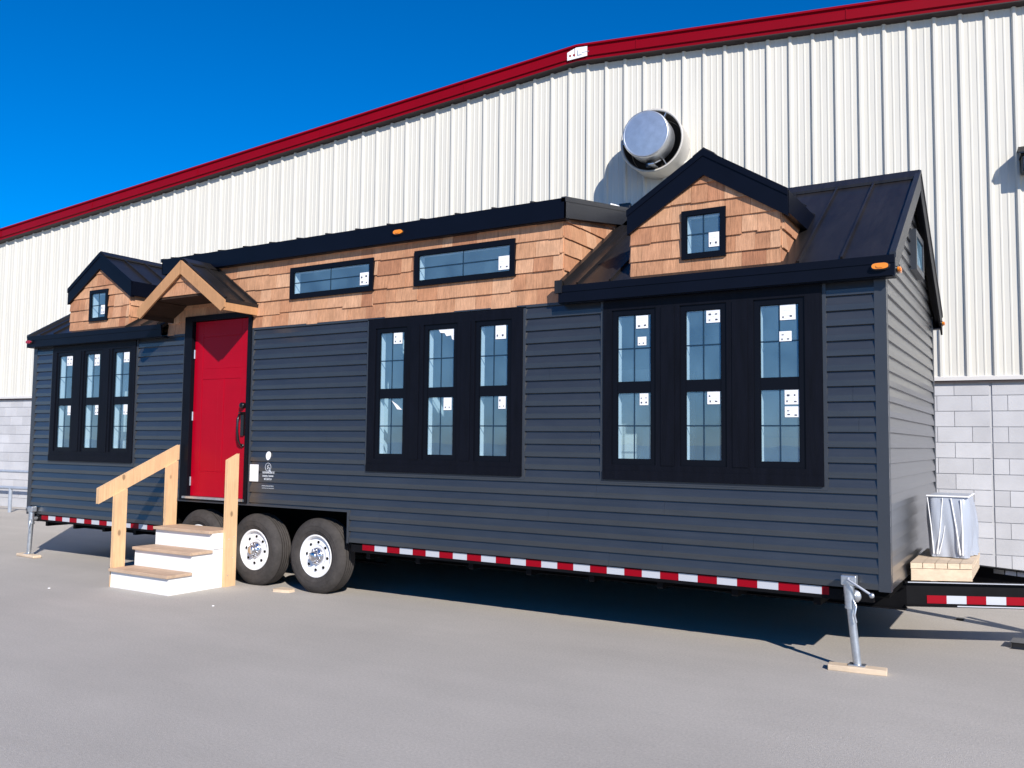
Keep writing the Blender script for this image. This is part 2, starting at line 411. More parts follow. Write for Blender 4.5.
def bsign(mb):
    s0, s1 = -5.50, -5.16
    z = lambda s: zroof(s) - .14
    v = [(s0, -.172, z(s0) - .085), (s1, -.172, z(s1) - .07), (s1, -.172, z(s1) + .085), (s0 + .15, -.172, z(PK) + .085), (s0, -.172, z(s0) + .045)]
    mb.prism([(p[0], p[2]) for p in v], 'y', -.172, -.166, M['sticker'])
    for s in (s0 + .035, s0 + .1): mb.box(s, s + .03, -.176, -.172, z(s0) - .03, z(s0) - .0, M['tape_r'])
    mb.box(s0 + .17, s0 + .185, -.176, -.172, z(s0) - .035, z(s0) + .05, M['pale'])
    mb.box(s0 + .185, s0 + .25, -.176, -.172, z(s0) - .035, z(s0) - .022, M['pale'])
    mb.box(s0 + .25, s0 + .37, -.176, -.172, z(s0) - .0, z(s0) + .006, M['pale'])
one('notice_sticker', bsign, bld, label='small white sticker with dark marks at the peak of the red trim')

def bpt(s, off, z):  # a point off the building wall
    return Vector((s * math.cos(BA) + off * math.sin(BA), 6.12 + s * math.sin(BA) - off * math.cos(BA), z))
# exhaust fan
ef = empty('exhaust_fan', bpt(-4.02, 0, 6.08), BA, 'round galvanised exhaust fan hood projecting from the white metal wall', 'exhaust fan')
def shroud(mb):
    mb.lathe([(.47, 0), (.47, -.42), (.485, -.44), (.465, -.45), (.45, -.44), (.42, -.06)], (0, 0, 0), M['shroud'], 64)
one('shroud', shroud, ef)
one('shroud_inside', lambda mb: mb.lathe([(.445, -.43), (.42, -.05), (.0, -.04)], (0, 0, 0), M['dark_in'], 64), ef)
def drum(mb):
    mb.lathe([(.30, -.30), (.345, -.40), (.35, -.72), (.345, -.745), (.33, -.755), (.32, -.75)], (0, 0, 0), M['galv_drum'], 64)
    mb.lathe([(.32, -.75), (.16, -.757), (.0, -.76)], (0, 0, 0), M['galv_drum'], 64)
    mb.lathe([(.30, -.30), (.0, -.30)], (0, 0, 0), M['dark_in'], 48)
one('drum', drum, ef)
for a in (60, 180, 300):
    c, sn = math.cos(R(a)), math.sin(R(a))
    one('strut', lambda q: q.bar((c * .33, -.42, sn * .33), (c * .45, -.42, sn * .45), .012, .05, M['galv'], up=(0, 1, 0)), ef)
def brace(mb):
    mb.box(.0, .09, -.62, -.40, -.42, -.405, M['galv'])
    mb.bar((.09, -.62, -.415), (.14, -.52, -.35), .06, .012, M['galv'])
one('bracket', brace, ef)
one('motor_box', lambda q: q.box(-.05, .02, -.56, -.42, -.43, -.36, M['black']), ef)
# flood light
fl = empty('flood_light', bpt(-4.62, 0, 5.20), BA, 'small flood light on the metal wall below the exhaust fan', 'flood light')
one('housing', lambda mb: mb.box(-.02, .16, -.12, -.034, -.06, .07, M['black']), fl, bevel=.008)
one('lamp_head', lambda mb: mb.tube([(-.02, -.12, .0), (-.14, -.2, .01)], [.045, .06], M['sticker'], 16), fl)
# wall lamp at the right edge
wl = empty('wall_lamp', bpt(.92, 0, 5.16), BA, 'black wall pack lamp on the metal wall at the right edge', 'wall lamp')
def wlh(mb):
    mb.box(-.16, .26, -.24, -.034, -.11, .10, M['black'])
    mb.prism([(-.03, .10), (-.27, .10), (-.24, .15), (-.08, .19)], 'x', -.18, .28, M['black'])
one('housing', wlh, wl, bevel=.01)
one('lens', lambda mb: mb.box(-.14, .24, -.252, -.236, -.08, .08, M['lampglass']), wl, bevel=.004)
one('glare_shield', lambda mb: mb.prism([(.0, .21), (-.24, .21), (-.33, .12), (-.33, .10), (-.23, .195), (0, .195)], 'x', -.20, .30, M['black']), wl)

# guard rail at the far left
gr = empty('guard_rail', bpt(-17.9, .95, 0), BA, 'grey pipe guard rail beside the block wall at the left', 'guard rail')
one('rail', lambda mb: mb.tube([(-6, 0, .51), (3, 0, .51)], .035, M['pale']), gr)
one('rail', lambda mb: mb.tube([(-6, .35, .83), (3, .35, .83)], .03, M['pale']), gr)
for x in (-4.2, -1.9, .26, 2.6):
    one('post', lambda mb: mb.tube([(x, 0, 0), (x, 0, .5)], .035, M['pale']), gr)
    one('post', lambda mb: mb.tube([(x + .1, .35, 0), (x + .1, .35, .83)], .03, M['pale']), gr)

# ------------------------------------------------------------------ the house
L, W = 10.60, 3.05
ZF, ZE = .5535, 2.775          # siding bottom, top
ZL = .556
PITCH = .630
YR = W / 2
EV = 2.885                    # top of eave fascia at y = -.1
def zmain(y): return EV + (min(y, W - y) + .10) * PITCH
ZR = zmain(YR)
SX0, SX1 = -7.86, -2.60       # shed clerestory
OV = .07
OVL = .03
house = empty('tiny_house', (0, 0, 0), 0, 'dark slate sided tiny house on a trailer with cedar shingle dormers and a red door', 'tiny house')

# windows: (x0,x1) of panes for the three sets
SETS = [(-2.201, -.439, [(-2.077, -1.779), (-1.485, -1.196), (-.896, -.606)]),
        (-4.758, -2.990, [(-4.624, -4.322), (-4.036, -3.734), (-3.449, -3.147)]),
        (-10.155, -8.429, [(-10.02, -9.728), (-9.434, -9.144), (-8.848, -8.560)])]
Z1, Z2, Z3, Z4, ZBT = 2.617, 2.062, 1.977, 1.431, 1.262
holes = [(a + .03, b - .03, ZBT + .03, 2.74) for a, b, _ in SETS]
door_hole = (-7.50, -6.46, .80, 2.92)
holes_f = holes + [door_hole]
arch = (-7.84, -4.975, 0, .86)

def front_wall(mb):
    clad(mb, FRONT, [(-L, ZF), (0, ZF), (0, ZE), (-L, ZE)], holes_f + [arch], ZL, .1103, M['siding'], b=.019, t=.002, lap=True, widths=(2.4, 3.66))
one('front_wall', front_wall, house)
def end_wall(mb):
    reg = [(.02, ZF), (W - .02, ZF), (W - .02, 2.86), (YR, ZR - .03), (.02, 2.86)]
    clad(mb, END, reg, [(1.46, 1.97, 3.09, 3.40)], ZL, .1103, M['siding'], b=.019, t=.002, lap=True, widths=(2.4, 3.66))
one('end_wall', end_wall, house)
RW = [(-3.75, -2.95), (-1.95, -1.45), (-6.6, -5.8)]
def rear_wall(mb):
    clad(mb, lambda u, z, n: (-u, W + n, z), [(0, ZF), (L, ZF), (L, ZE + .1), (0, ZE + .1)], [(-b, -a, 1.45, 2.25) for a, b in RW], ZL, .1103, M['siding'], b=.019, t=.002, lap=True, widths=(2.4, 3.66))
    clad(mb, lambda u, z, n: (-L - n, W - u, z), [(0, ZF), (W, ZF), (W, 2.86), (YR, ZR - .03), (0, 2.86)], [], ZL, .1103, M['siding'], b=.019, t=.002, lap=True, widths=(2.4, 3.66))
one('rear_wall', rear_wall, house)
def corner(x, y, sx, sy, z1=ZE + .06):
    mb = MB()
    a = .060
    x2, y2 = x - sx * a, y - sy * a
    mb.box(x + sx * .02, x2, y + sy * .02, y - sy * .002, ZF - .008, z1, M['jtrim'])
    mb.box(x + sx * .02, x - sx * .002, y + sy * .0, y2, ZF - .008, z1, M['jtrim'])
    mb.build('corner_post', house)
corner(-.021, 0, 1, -1); corner(-.021, W, 1, 1); corner(-L, 0, -1, -1); corner(-L, W, -1, 1)
def jch(mb):
    t = .022
    for a, b, _ in SETS:
        mb.box(a - .028, a - .002, -t, -.0, ZBT - .028, 2.745, M['jtrim']); mb.box(b + .002, b + .028, -t, 0, ZBT - .028, 2.745, M['jtrim'])
        mb.box(a - .002, b + .002, -t, 0, ZBT - .028, ZBT - .002, M['jtrim'])
    mb.box(-7.84 + .0, -4.975, -.024, 0, .850, .872, M['jtrim'])
    mb.box(-4.997, -4.975, -.024, 0, ZF - .008, .850, M['jtrim'])
    mb.box(-7.84, -7.818, -.024, 0, ZF - .008, .850, M['jtrim'])
    for x in (-7.545, -6.415): mb.box(x - .012, x + .012, -t, 0, .872, 2.76, M['jtrim'])
    for x0, x1 in ((-L + .1, -10.184), (-8.40, -7.56), (-6.40, -4.787), (-2.96, -2.23), (-.41, -.085)):
        mb.box(x0, x1, -.02, 0, 2.752, 2.772, M['jtrim'])
one('j_channel', jch, house)

# underfloor and chassis
def under(mb):
    mb.box(-L + .02, -7.86, .02, W - .02, .50, .56, M['under'])
    mb.box(-4.96, -.02, .02, W - .02, .50, .56, M['under'])
    mb.box(-7.86, -4.96, .02, W - .02, .872, .90, M['under'])
    mb.box(-7.86, -7.84, .02, W - .02, .50, .90, M['under']); mb.box(-4.975, -4.955, .02, W - .02, .50, .90, M['under'])
    for y in (.62, W - .62): mb.box(-7.84, -4.975, y - .01, y + .01, .50, .872, M['under'])
one('underfloor', under, house)
one('rear_light_block', lambda q: q.box(-L + .15, -.35, W - .14, W - .12, .015, .52, M['under']), house)  # unseen black board added to keep rear light out from under the house
def chassis(mb):
    m = M['steel_black']
    for y in (.72, W - .72):
        mb.box(-L + .05, -.0, y - .006, y + .006, .33, .50, m)
        mb.box(-L + .05, -.0, y - .05, y + .05, .318, .33, m); mb.box(-L + .05, -.0, y - .05, y + .05, .488, .50, m)
    for x0, x1 in ((-L + .03, -7.86), (-4.955, -.12)):
        for y0 in (.004, W - .054):
            mb.box(x0, x1, y0, y0 + .05, .462, .535, m)
    x = -L + .3
    while x < -.1:
        yy = .06 if not -7.95 < x < -4.95 else .70
        mb.box(x, x + .05, yy, W - yy, .40, .50, m); x += .61
    for x in (-7.25, -6.35, -5.452):
        mb.tube([(x, .25, .37), (x, W - .25, .37)], .045, m)
        for y in (.72, W - .72): mb.box(x - .34, x + .34, y - .03, y + .03, .245, .262, m)
    mb.box(-.10, -.0, .72, W - .72, .35, .50, m)
one('chassis', chassis, house)

# wheels
def tyre(mb):
    r = .372; w = .235
    prof = [(.205, .035), (.225, .012), (.27, .0), (.315, .004), (.345, .022), (.362, .045)]
    for k in range(5):
        y = .055 + k * (w - .11) / 4.2
        prof += [(r, y), (r, y + .018), (r - .007, y + .0195), (r - .007, y + .0255)]
    prof = prof[:-2] + [(.362, w - .04), (.345, w - .02), (.30, w), (.225, w - .01), (.205, w - .03)]
    mb.lathe(prof, (0, 0, 0), M['rubber'], 64)
    for rr in (.255, .30):
        mb.lathe([(rr - .004, .003), (rr, -.002), (rr + .004, .003)], (0, 0, 0), M['rubber'], 64)
def rim(mb):
    mb.lathe([(.205, .035), (.212, .022), (.205, .016), (.192, .024), (.186, .05), (.178, .062), (.150, .052), (.118, .040), (.112, .046), (.098, .050), (.0, .050)], (0, 0, 0), M['rim'], 64)
    mb.lathe([(.205, .2), (.19, .14), (.18, .07), (.178, .062)], (0, 0, 0), M['rim'], 48)
    for k in range(8):
        a = 2 * math.pi * k / 8 + .2
        mb.lathe([(.0, .044), (.0145, .044), (.0145, .050)], (.137 * math.cos(a), -.003, .137 * math.sin(a)), M['hole'], 14)
def hub(mb):
    mb.lathe([(.084, .048), (.080, .03), (.072, .022), (.052, .02), (.048, -.012), (.042, -.03), (.030, -.036), (0, -.036)], (0, 0, 0), M['chrome'], 32)
    for k in range(8):
        a = 2 * math.pi * k / 8
        mb.lathe([(0, .0), (.008, .0), (.011, .005), (.011, .035)], (.066 * math.cos(a), .002, .066 * math.sin(a)), M['chrome'], 8)
def wheel(x, flip=False):
    w = one('wheel', tyre, house); one('rim', rim, w); one('hub', hub, w)
    w.scale = (1.03, 1, 1.03)
    w.location = (x, .003 if not flip else W - .003, .378)
    if flip: w.rotation_euler = (0, 0, math.pi)
    else: w.rotation_euler = (0, random.uniform(0, 6), 0)
    return w
for x in (-5.452, -6.35, -7.25): wheel(x); wheel(x, True)

# reflective tape on the side rail
for x0, x1 in ((-10.30, -8.02), (-4.81, -.42)):
    tb = MB(); x = x0; k = 0
    while x < x1:
        e = min(x + .155, x1)
        tb.box(x, e, .0005, .0035, .488, .545, M['tape_r'] if k % 2 == 0 else M['tape_w'])
        x = e; k += 1
    tb.build('reflective_tape', house)

# main roof
def seam(mb, p, q, m, w=.016, h=.028):
    p = Vector(p); q = Vector(q); n = Vector((0, 0, 1))
    mb.bar(p + n * h / 2, q + n * h / 2, w, h, m)
def roofs(mb):
    m = M['roof']; t = .035
    def slab(x0, x1):
        mb.prism([(-.10, EV + .005), (YR, ZR + .005), (YR, ZR - t), (-.10, EV - t)], 'x', x0, x1, m)
    slab(SX1 + .004, OV - .006); slab(-L - OVL + .006, SX0 - .004)
    mb.prism([(W + .10, EV + .005), (W + .10, EV - t), (YR + .001, ZR - t), (YR + .001, ZR + .005)], 'x', -L - OVL + .006, OV - .006, m)
    for x in [-.285 - .3048 * i for i in range(8)] + [-L - OVL + .30 * i + .27 for i in range(10)]:
        if SX0 - .05 < x < SX1 + .03 or x > 0 or abs(x + 1.345) < .64 or abs(x + 9.215) < .64: continue
        seam(mb, (x, -.09, EV + .008), (x, YR, ZR + .002), m)
    # ridge cap
    for x0, x1 in ((SX1, OV), (-L - OVL, SX0)):
        mb.prism([(YR - .12, ZR - .12 * PITCH + .036), (YR, ZR + .045), (YR + .12, ZR - .12 * PITCH + .036), (YR + .12, ZR - .12 * PITCH + .012), (YR, ZR + .02), (YR - .12, ZR - .12 * PITCH + .012)], 'x', x0, x1, m)
one('main_roof', roofs, house)
def eave(mb):
    m = M['navy_metal']
    for x0, x1 in ((SX1 + .012, OV), (-L - OVL, SX0)):
        mb.box(x0, x1, -.112, -.096, 2.752, EV + .006, m)
        mb.box(x0, x1, -.118, -.112, EV - .045, EV + .012, m)
        mb.box(x0, x1, -.096, .0, 2.745, 2.756, m)
    mb.box(-L - OVL, OV, W + .096, W + .112, 2.752, EV + .006, m)
    mb.box(-L - OVL, OV, W, W + .096, 2.745, 2.756, m)
one('eave_fascia', eave, house)
for x0, x1 in ((0.018, OV), (-L - OVL, -L - .018)):
    xs = x1 if x1 > 0 else x0
    for s in (0, 1):
        mb = MB()
        Yf = (lambda y: y) if s == 0 else (lambda y: W - y)
        dp = .14 if s == 0 else .19
        mb.prism([(Yf(-.11), EV + .012), (Yf(YR), ZR + .022), (Yf(YR), ZR - dp), (Yf(-.11), EV - dp)], 'x', xs - .012, xs + .006, M['rake'] if s == 0 else M['navy_metal'])
        mb.prism([(Yf(-.10), EV - .125), (Yf(YR), ZR - .125), (Yf(YR), ZR - .137), (Yf(-.10), EV - .137)], 'x', x0, x1 - .01, M['navy_metal'])
        mb.prism([(Yf(-.115), EV + .03), (Yf(YR), ZR + .040), (Yf(YR), ZR + .012), (Yf(-.115), EV - .012)], 'x', xs - .03 if xs > 0 else xs - .012, xs + .012 if xs > 0 else xs + .03, M['rake'])
        mb.build('rake_trim', house)

# clerestory shed section
CW = [(-5.865, -4.722, 3.045, 3.38), (-4.208, -3.076, 3.043, 3.386)]
ZS = 3.665
def zshed(y): return ZS + (y + .06) * (ZR + .02 - ZS) / (YR + .06)
def shingle_front(mb):
    ch = [(a + .02, b - .02, c + .02, d - .02) for a, b, c, d in CW] + [(-7.50, -6.46, 2.0, 2.92)]
    clad(mb, FRONT, [(SX0, 2.765), (SX1, 2.765), (SX1, 3.52), (SX0, 3.52)], ch, 2.765 + .0, .1445, M['cedar'], b=.020, t=.004, widths=(.12, .32), jit=.011)
one('clerestory_wall', shingle_front, house)
def cheek_r(mb):
    clad(mb, lambda u, z, n: (SX1 + n - .001, u, z), [(0, zmain(0) - .05), (YR, ZR - .05), (YR, zshed(YR) - .03), (0, ZS - .14)], [], 2.765, .1445, M['cedar'], b=.020, t=.004, widths=(.12, .32), jit=.008)
def cheek_l(mb):
    clad(mb, lambda u, z, n: (SX0 - n + .001, -u, z), [(-YR, ZR - .05), (0, zmain(0) - .05), (0, ZS - .14), (-YR, zshed(YR) - .03)], [], 2.765, .1445, M['cedar'], b=.020, t=.004, widths=(.12, .32), jit=.008)
one('clerestory_cheek', cheek_r, house); one('clerestory_cheek', cheek_l, house)
def cfl(mb):   # step flashing where the roof meets the cheek
    mb.bar((SX1 + .035, -.10, EV + .03), (SX1 + .035, 1.35, zmain(1.35) + .022), .05, .05, M['roof'])
    mb.box(SX1 - .02, SX1 + .05, -.125, -.08, EV - .05, EV + .06, M['roof'])
one('flashing', cfl, house)
def shed(mb):
    m = M['roof']
    mb.prism([(-.07, zshed(-.07)), (YR, zshed(YR)), (YR, zshed(YR) - .04), (-.07, zshed(-.07) - .04)], 'x', SX0 - .05, SX1 + .05, m)
    x = SX0 + .1
    while x < SX1:
        seam(mb, (x, -.085, zshed(-.07) - .002), (x, YR, zshed(YR) - .002), m, w=.020, h=.022); x += .4064
one('clerestory_roof', shed, house)
def shedf(mb):
    m = M['navy_metal']
    mb.box(SX0 - .06, SX1 + .06, -.088, -.072, 3.49, ZS + .004, m)
    mb.box(SX0 - .05, SX1 + .05, -.072, .0, 3.485, 3.495, m)
    for xs, d in ((SX1 + .05, .010), (SX0 - .06, .010)):
        mb.prism([(-.088, 3.49), (YR - .05, zshed(YR - .05) - .165), (YR - .05, zshed(YR - .05) + .004), (-.088, ZS + .004)], 'x', xs, xs + d, M['rake'])
        mb.prism([(-.088, ZS - .03), (YR - .02, zshed(YR - .02) - .03), (YR - .02, zshed(YR - .02) + .012), (-.088, ZS + .014)], 'x', xs - .03, xs + .014, M['rake'])
    mb.prism([(-.072, 3.49), (YR - .2, zshed(YR - .2) - .165), (YR - .2, zshed(YR - .2) - .155), (-.072, 3.50)], 'x', SX1, SX1 + .05, m)
one('clerestory_fascia', shedf, house)

# windows ---------------------------------------------------------
def ring(mb, x0, x1, z0, z1, w, ya, yb, m, fr=None):
    for a in ((x0, x0 + w, z0, z1), (x1 - w, x1, z0, z1), (x0 + w, x1 - w, z0, z0 + w), (x0 + w, x1 - w, z1 - w, z1)):
        mb.box(a[0], a[1], ya, yb, a[2], a[3], m)
def sticker(parent, x, z, w, h, y, seed, name='sticker'):
    rnd = random.Random(seed); mb = MB()
    mb.box(x, x + w, y - .0015, y, z, z + h, M['sticker'])
    for k in range(rnd.choice((2, 3, 4))):
        a = x + w * (.15 + .5 * (k % 2)) + rnd.uniform(-.004, .004); b = z + h * (.16 + .42 * (k // 2)) + rnd.uniform(-.004, .004)
        mb.box(a, a + w * rnd.uniform(.10, .2), y - .0025, y - .0015, b, b + h * rnd.uniform(.08, .16), M['ink'])
    for k in range(5):
        b = z + h * (.12 + .17 * k)
        mb.box(x + w * .12, x + w * rnd.uniform(.5, .85), y - .0022, y - .0015, b - h * .02, b, M['decal'])
    return mb.build(name, parent)
def window(name, x0, x1, panes, sashw=.045, yf=-.022, depth=.075, stick=(), label=None):
    """one sash unit; panes: list of (z0,z1), frame outside them; jamb box behind"""
    zlo, zhi = panes[-1][0] - sashw, panes[0][1] + sashw
    mb = MB(); m = M['vinyl']
    fx0, fx1 = x0 - sashw, x1 + sashw
    gy = yf + .016; ye = gy + .014
    mb.box(fx0, x0, yf, ye, zlo, zhi, m); mb.box(x1, fx1, yf, ye, zlo, zhi, m)
    mb.box(x0, x1, yf, ye, panes[0][1], zhi, m); mb.box(x0, x1, yf, ye, zlo, panes[-1][0], m)
    for (a, b), (c, d) in zip(panes[:-1], panes[1:]): mb.box(x0, x1, yf + .006, ye, d, a, m)
    # bead stepping in to the glass
    for a, b in panes:
        ring(mb, x0, x1, a, b, .005, yf + .006, gy - .001, m)
    w = mb.build(name, house, label=label)
    jb = MB()
    y0, y1 = ye + .001, max(.066, ye + .05)
    jb.box(x0 - .022, x0 + .001, y0, y1, zlo + .02, zhi - .02, M['jamb']); jb.box(x1 - .001, x1 + .022, y0, y1, zlo + .02, zhi - .02, M['jamb'])
    jb.box(x0 + .001, x1 - .001, y0, y1, zhi - .046, zhi - .022, M['jamb']); jb.box(x0 + .001, x1 - .001, y0, y1, zlo + .022, zlo + .046, M['jamb'])
    jb.build('jamb', w)
    for i, (a, b) in enumerate(panes):
        one('pane', lambda q: q.add([(x0, gy, a), (x1, gy, a), (x1, gy, b), (x0, gy, b)], [(0, 1, 2, 3)], M['glass']), w)
        def grille(q):
            xc, zc = (x0 + x1) / 2, (a + b) / 2
            t = .005
            q.box(xc - t, xc + t, gy - .0035, gy - .0005, a, b, M['muntin']); q.box(x0, x1, gy - .004, gy - .0008, zc - t, zc + t, M['muntin'])
        one('grille', grille, w)
    for s in stick: sticker(w, *s[:4], gy - .0045, s[4])
    return w
def px(x0, x1, f): return x0 + (x1 - x0) * f
sd = 1
for si, (a, b, ps) in enumerate(SETS):
    # outer casing boards and mullion boards
    cb = MB(); m = M['navy']; y0, y1 = -.034, 0.0
    cb.box(a, ps[0][0] - .045, y0, .06, ZBT, 2.752, m); cb.box(ps[2][1] + .045, b, y0, .06, ZBT, 2.752, m)
    cb.box(ps[0][0] - .045, ps[2][1] + .045, y0, .06, Z1 + .045, 2.752, m)
    cb.box(ps[0][0] - .045, ps[2][1] + .045, y0, .06, ZBT + .0, Z4 - .045, m)
    cb.box(a - .0, b + .0, y0 - .006, y0, ZBT, ZBT + .075, m)          # sill board
    for k in range(2):
        l, r = ps[k][1] + .045, ps[k + 1][0] - .045
        cb.box(l, r, y0, .06, Z4 - .045, Z1 + .045, m)
        cb.box(l + .045, r - .045, y0 - .006, y0, Z4 - .045, Z1 + .045, m)
    cb.build('window_casing', house)
    for k, (x0, x1) in enumerate(ps):
        st = []
        if si == 0:
            st = [[(px(x0, x1, .55), Z1 - .115, .105, .105, 3), (px(x0, x1, .60), Z1 - .255, .075, .07, 4), (px(x0, x1, .66), Z3 - .105, .075, .095, 5)],
                  [(px(x0, x1, .58), Z1 - .105, .11, .105, 6), (px(x0, x1, .60), Z3 - .105, .1, .1, 7)],
                  [(px(x0, x1, .52), Z1 - .12, .115, .115, 8), (px(x0, x1, .50), Z1 - .28, .09, .075, 9), (px(x0, x1, .62), Z3 - .115, .105, .11, 10), (px(x0, x1, .62), Z3 - .21, .105, .08, 11)]][k]
        elif si == 1:
            st = [[(px(x0, x1, .55), Z1 - .115, .105, .11, 12)],
                  [(px(x0, x1, .62), Z3 - .125, .09, .115, 14)],
                  [(px(x0, x1, .55), Z1 - .13, .11, .125, 15), (px(x0, x1, .68), Z3 - .12, .075, .11, 16)]][k]
        else:
            st = [[(px(x0, x1, .52), Z1 - .13, .12, .125, 17), (px(x0, x1, .72), Z3 - .13, .075, .12, 18)],
                  [(px(x0, x1, .55), Z1 - .15, .10, .14, 19), (px(x0, x1, .72), Z3 - .13, .075, .12, 20)],
                  [(px(x0, x1, .58), Z1 - .13, .11, .125, 21), (px(x0, x1, .68), Z3 - .13, .09, .12, 22)]][k]
        window('window', x0, x1, [(Z2, Z1), (Z4, Z3)], stick=st)
# torn film scraps on two panes
def scrap(pts, name, y=-.0105):
    mb = MB(); mb.prism(pts, 'y', y - .001, y, M['sticker']); return mb.build(name, house)
scrap([(-3.92, 2.612), (-3.74, 2.612), (-3.74, 2.50), (-3.765, 2.515), (-3.775, 2.55), (-3.83, 2.545), (-3.85, 2.575), (-3.90, 2.58)], 'torn_sticker')
scrap([(-4.47, 1.95), (-4.40, 1.91), (-4.34, 1.86), (-4.40, 1.865)], 'torn_sticker')

for i, (a, b, c, d) in enumerate(CW):
    w = .05
    st = [(b - .05 - .125, c + .07 + .0, .115, .125, 30 + i)]
    window('clerestory_window', a + w, b - w, [(c + w, d - w)], sashw=w, yf=-.036, depth=.09, stick=st)

# dormers ---------------------------------------------------------
def dormer(xc, hw, zb, frx, apexz=3.88, wx=None):
    he = hw + .042; wc = xc; rc = xc + .022
    sl = PITCH
    zap = apexz - .045
    def region(h): return [(xc - h, zb), (xc + h, zb), (xc + h, zap - h * sl), (xc, zap), (xc - h, zap - h * sl)]
    mb = MB()
    clad(mb, lambda u, z, n: (u, -n - .012, z), region(hw), [(wx[0] + .02, wx[1] - .02, wx[2] + .02, wx[3] - .02)], zb, .1445, M['cedar'], b=.020, t=.004, widths=(.10, .26), jit=.009)
    for s in (-1, 1):
        x = xc + s * hw
        fr = (lambda u, z, n: (x + n, u, z)) if s > 0 else (lambda u, z, n: (x - n, -u, z))
        reg = [(-.012, zb), (.95, zb), (.95, zap - hw * sl), (-.012, zap - hw * sl)]
        if s < 0: reg = [(-q[0], q[1]) for q in reg][::-1]
        clad(mb, fr, reg, [], zb, .1445, M['cedar'], b=.020, t=.004, widths=(.10, .26), jit=.009)
    d = mb.build('dormer', house)
    yb = (apexz - EV) / PITCH - .10
    def rf(q):
        for s in (-1, 1):
            poly = [(rc, apexz), (rc + s * he, apexz - he * sl), (rc + s * he, apexz - he * sl - .03), (rc, apexz - .03)]
            q.prism(poly, 'y', -.045, yb, M['roof'])
            for y in (.22, .53, .84, 1.15):
                q.bar((rc + s * .0, y, apexz + .012), (rc + s * he, y, apexz - he * sl + .012), .016, .026, M['roof'])
        q.prism([(rc - .09, apexz - .09 * sl + .028), (rc, apexz + .03), (rc + .09, apexz - .09 * sl + .028), (rc + .09, apexz - .09 * sl + .01), (rc, apexz + .012), (rc - .09, apexz - .09 * sl + .01)], 'y', -.05, yb, M['roof'])
    one('dormer_roof', rf, d)
    def ff(q):
        m = M['navy_metal']
        for s in (-1, 1):
            for y0, y1, top, bot, e in ((-.056, -.04, .006, -.195, 0), (-.064, -.056, .014, -.04, .004)):
                q.prism([(rc, apexz + top), (rc + s * (he + e), apexz - he * sl + top), (rc + s * (he + e), apexz - he * sl + bot), (rc, apexz + bot)], 'y', y0, y1, m)
            q.prism([(rc, apexz - .18), (rc + s * he, apexz - he * sl - .18), (rc + s * he, apexz - he * sl - .19), (rc, apexz - .19)], 'y', -.04, -.0, m)
            x = rc + s * he
            q.box(x - s * .012, x + s * .006, -.04, .95, apexz - he * sl - .17, apexz - he * sl + .004, m)
            q.box(x - s * .012, rc + s * hw, -.04, .95, apexz - he * sl - .168, apexz - he * sl - .158, m)
    one('dormer_fascia', ff, d)
    one('base_flashing', lambda q: q.box(xc - hw - .03, xc + hw + .03, -.05, -.0, zb - .03, zb + .012, M['rake']), d)
    a, b, c, e = wx
    w = .042
    return window('dormer_window', a + w, b - w, [(c + w, e - w)], sashw=w, yf=-.045, depth=.09, stick=[(b - w - .085 - .01, c + w + .04, .085, .115, int(-a * 10))])
dormer(-1.345, .612, 2.905, 0, 3.885, (-1.510, -1.150, 3.028, 3.420))
dormer(-9.215, .612, 2.905, 0, 3.885, (-9.395, -9.020, 3.028, 3.425))

# rear windows, added so the bright wall beyond lightens the front panes
for a, b in RW:
    def rwf(q):
        ring(q, a, b, 1.45, 2.25, .045, W - .11, W + .03, M['vinyl'])
        q.box((a + b) / 2 - .012, (a + b) / 2 + .012, W - .02, W + .01, 1.495, 2.205, M['vinyl']); q.box(a + .045, b - .045, W - .018, W + .008, 1.83, 1.86, M['vinyl'])
    rwo = one('added_rear_window', rwf, house)
    one('pane', lambda q: q.add([(b, W, 1.45), (a, W, 1.45), (a, W, 2.25), (b, W, 2.25)], [(0, 1, 2, 3)], M['glass']), rwo)
# gable end window
gw = MB()
def gbox(q, y0, y1, z0, z1, x0, x1, m): q.box(x0, x1, y0, y1, z0, z1, m)
GY0, GY1, GZ0, GZ1 = 1.44, 1.99, 3.07, 3.42
for a in ((GY0, GY0 + .05, GZ0, GZ1), (GY1 - .05, GY1, GZ0, GZ1), (GY0 + .05, GY1 - .05, GZ1 - .05, GZ1), (GY0 + .05, GY1 - .05, GZ0, GZ0 + .05)):
    gbox(gw, *a, -.05, .040, M['jtrim'])
gwo = gw.build('gable_window', house)
one('pane', lambda q: q.add([(.028, GY0 + .05, GZ0 + .05), (.028, GY1 - .05, GZ0 + .05), (.028, GY1 - .05, GZ1 - .05), (.028, GY0 + .05, GZ1 - .05)], [(0, 1, 2, 3)], M['glass']), gwo)
one('grille', lambda q: q.box(.018, .024, 1.71, 1.72, GZ0 + .05, GZ1 - .05, M['vinyl']), gwo)

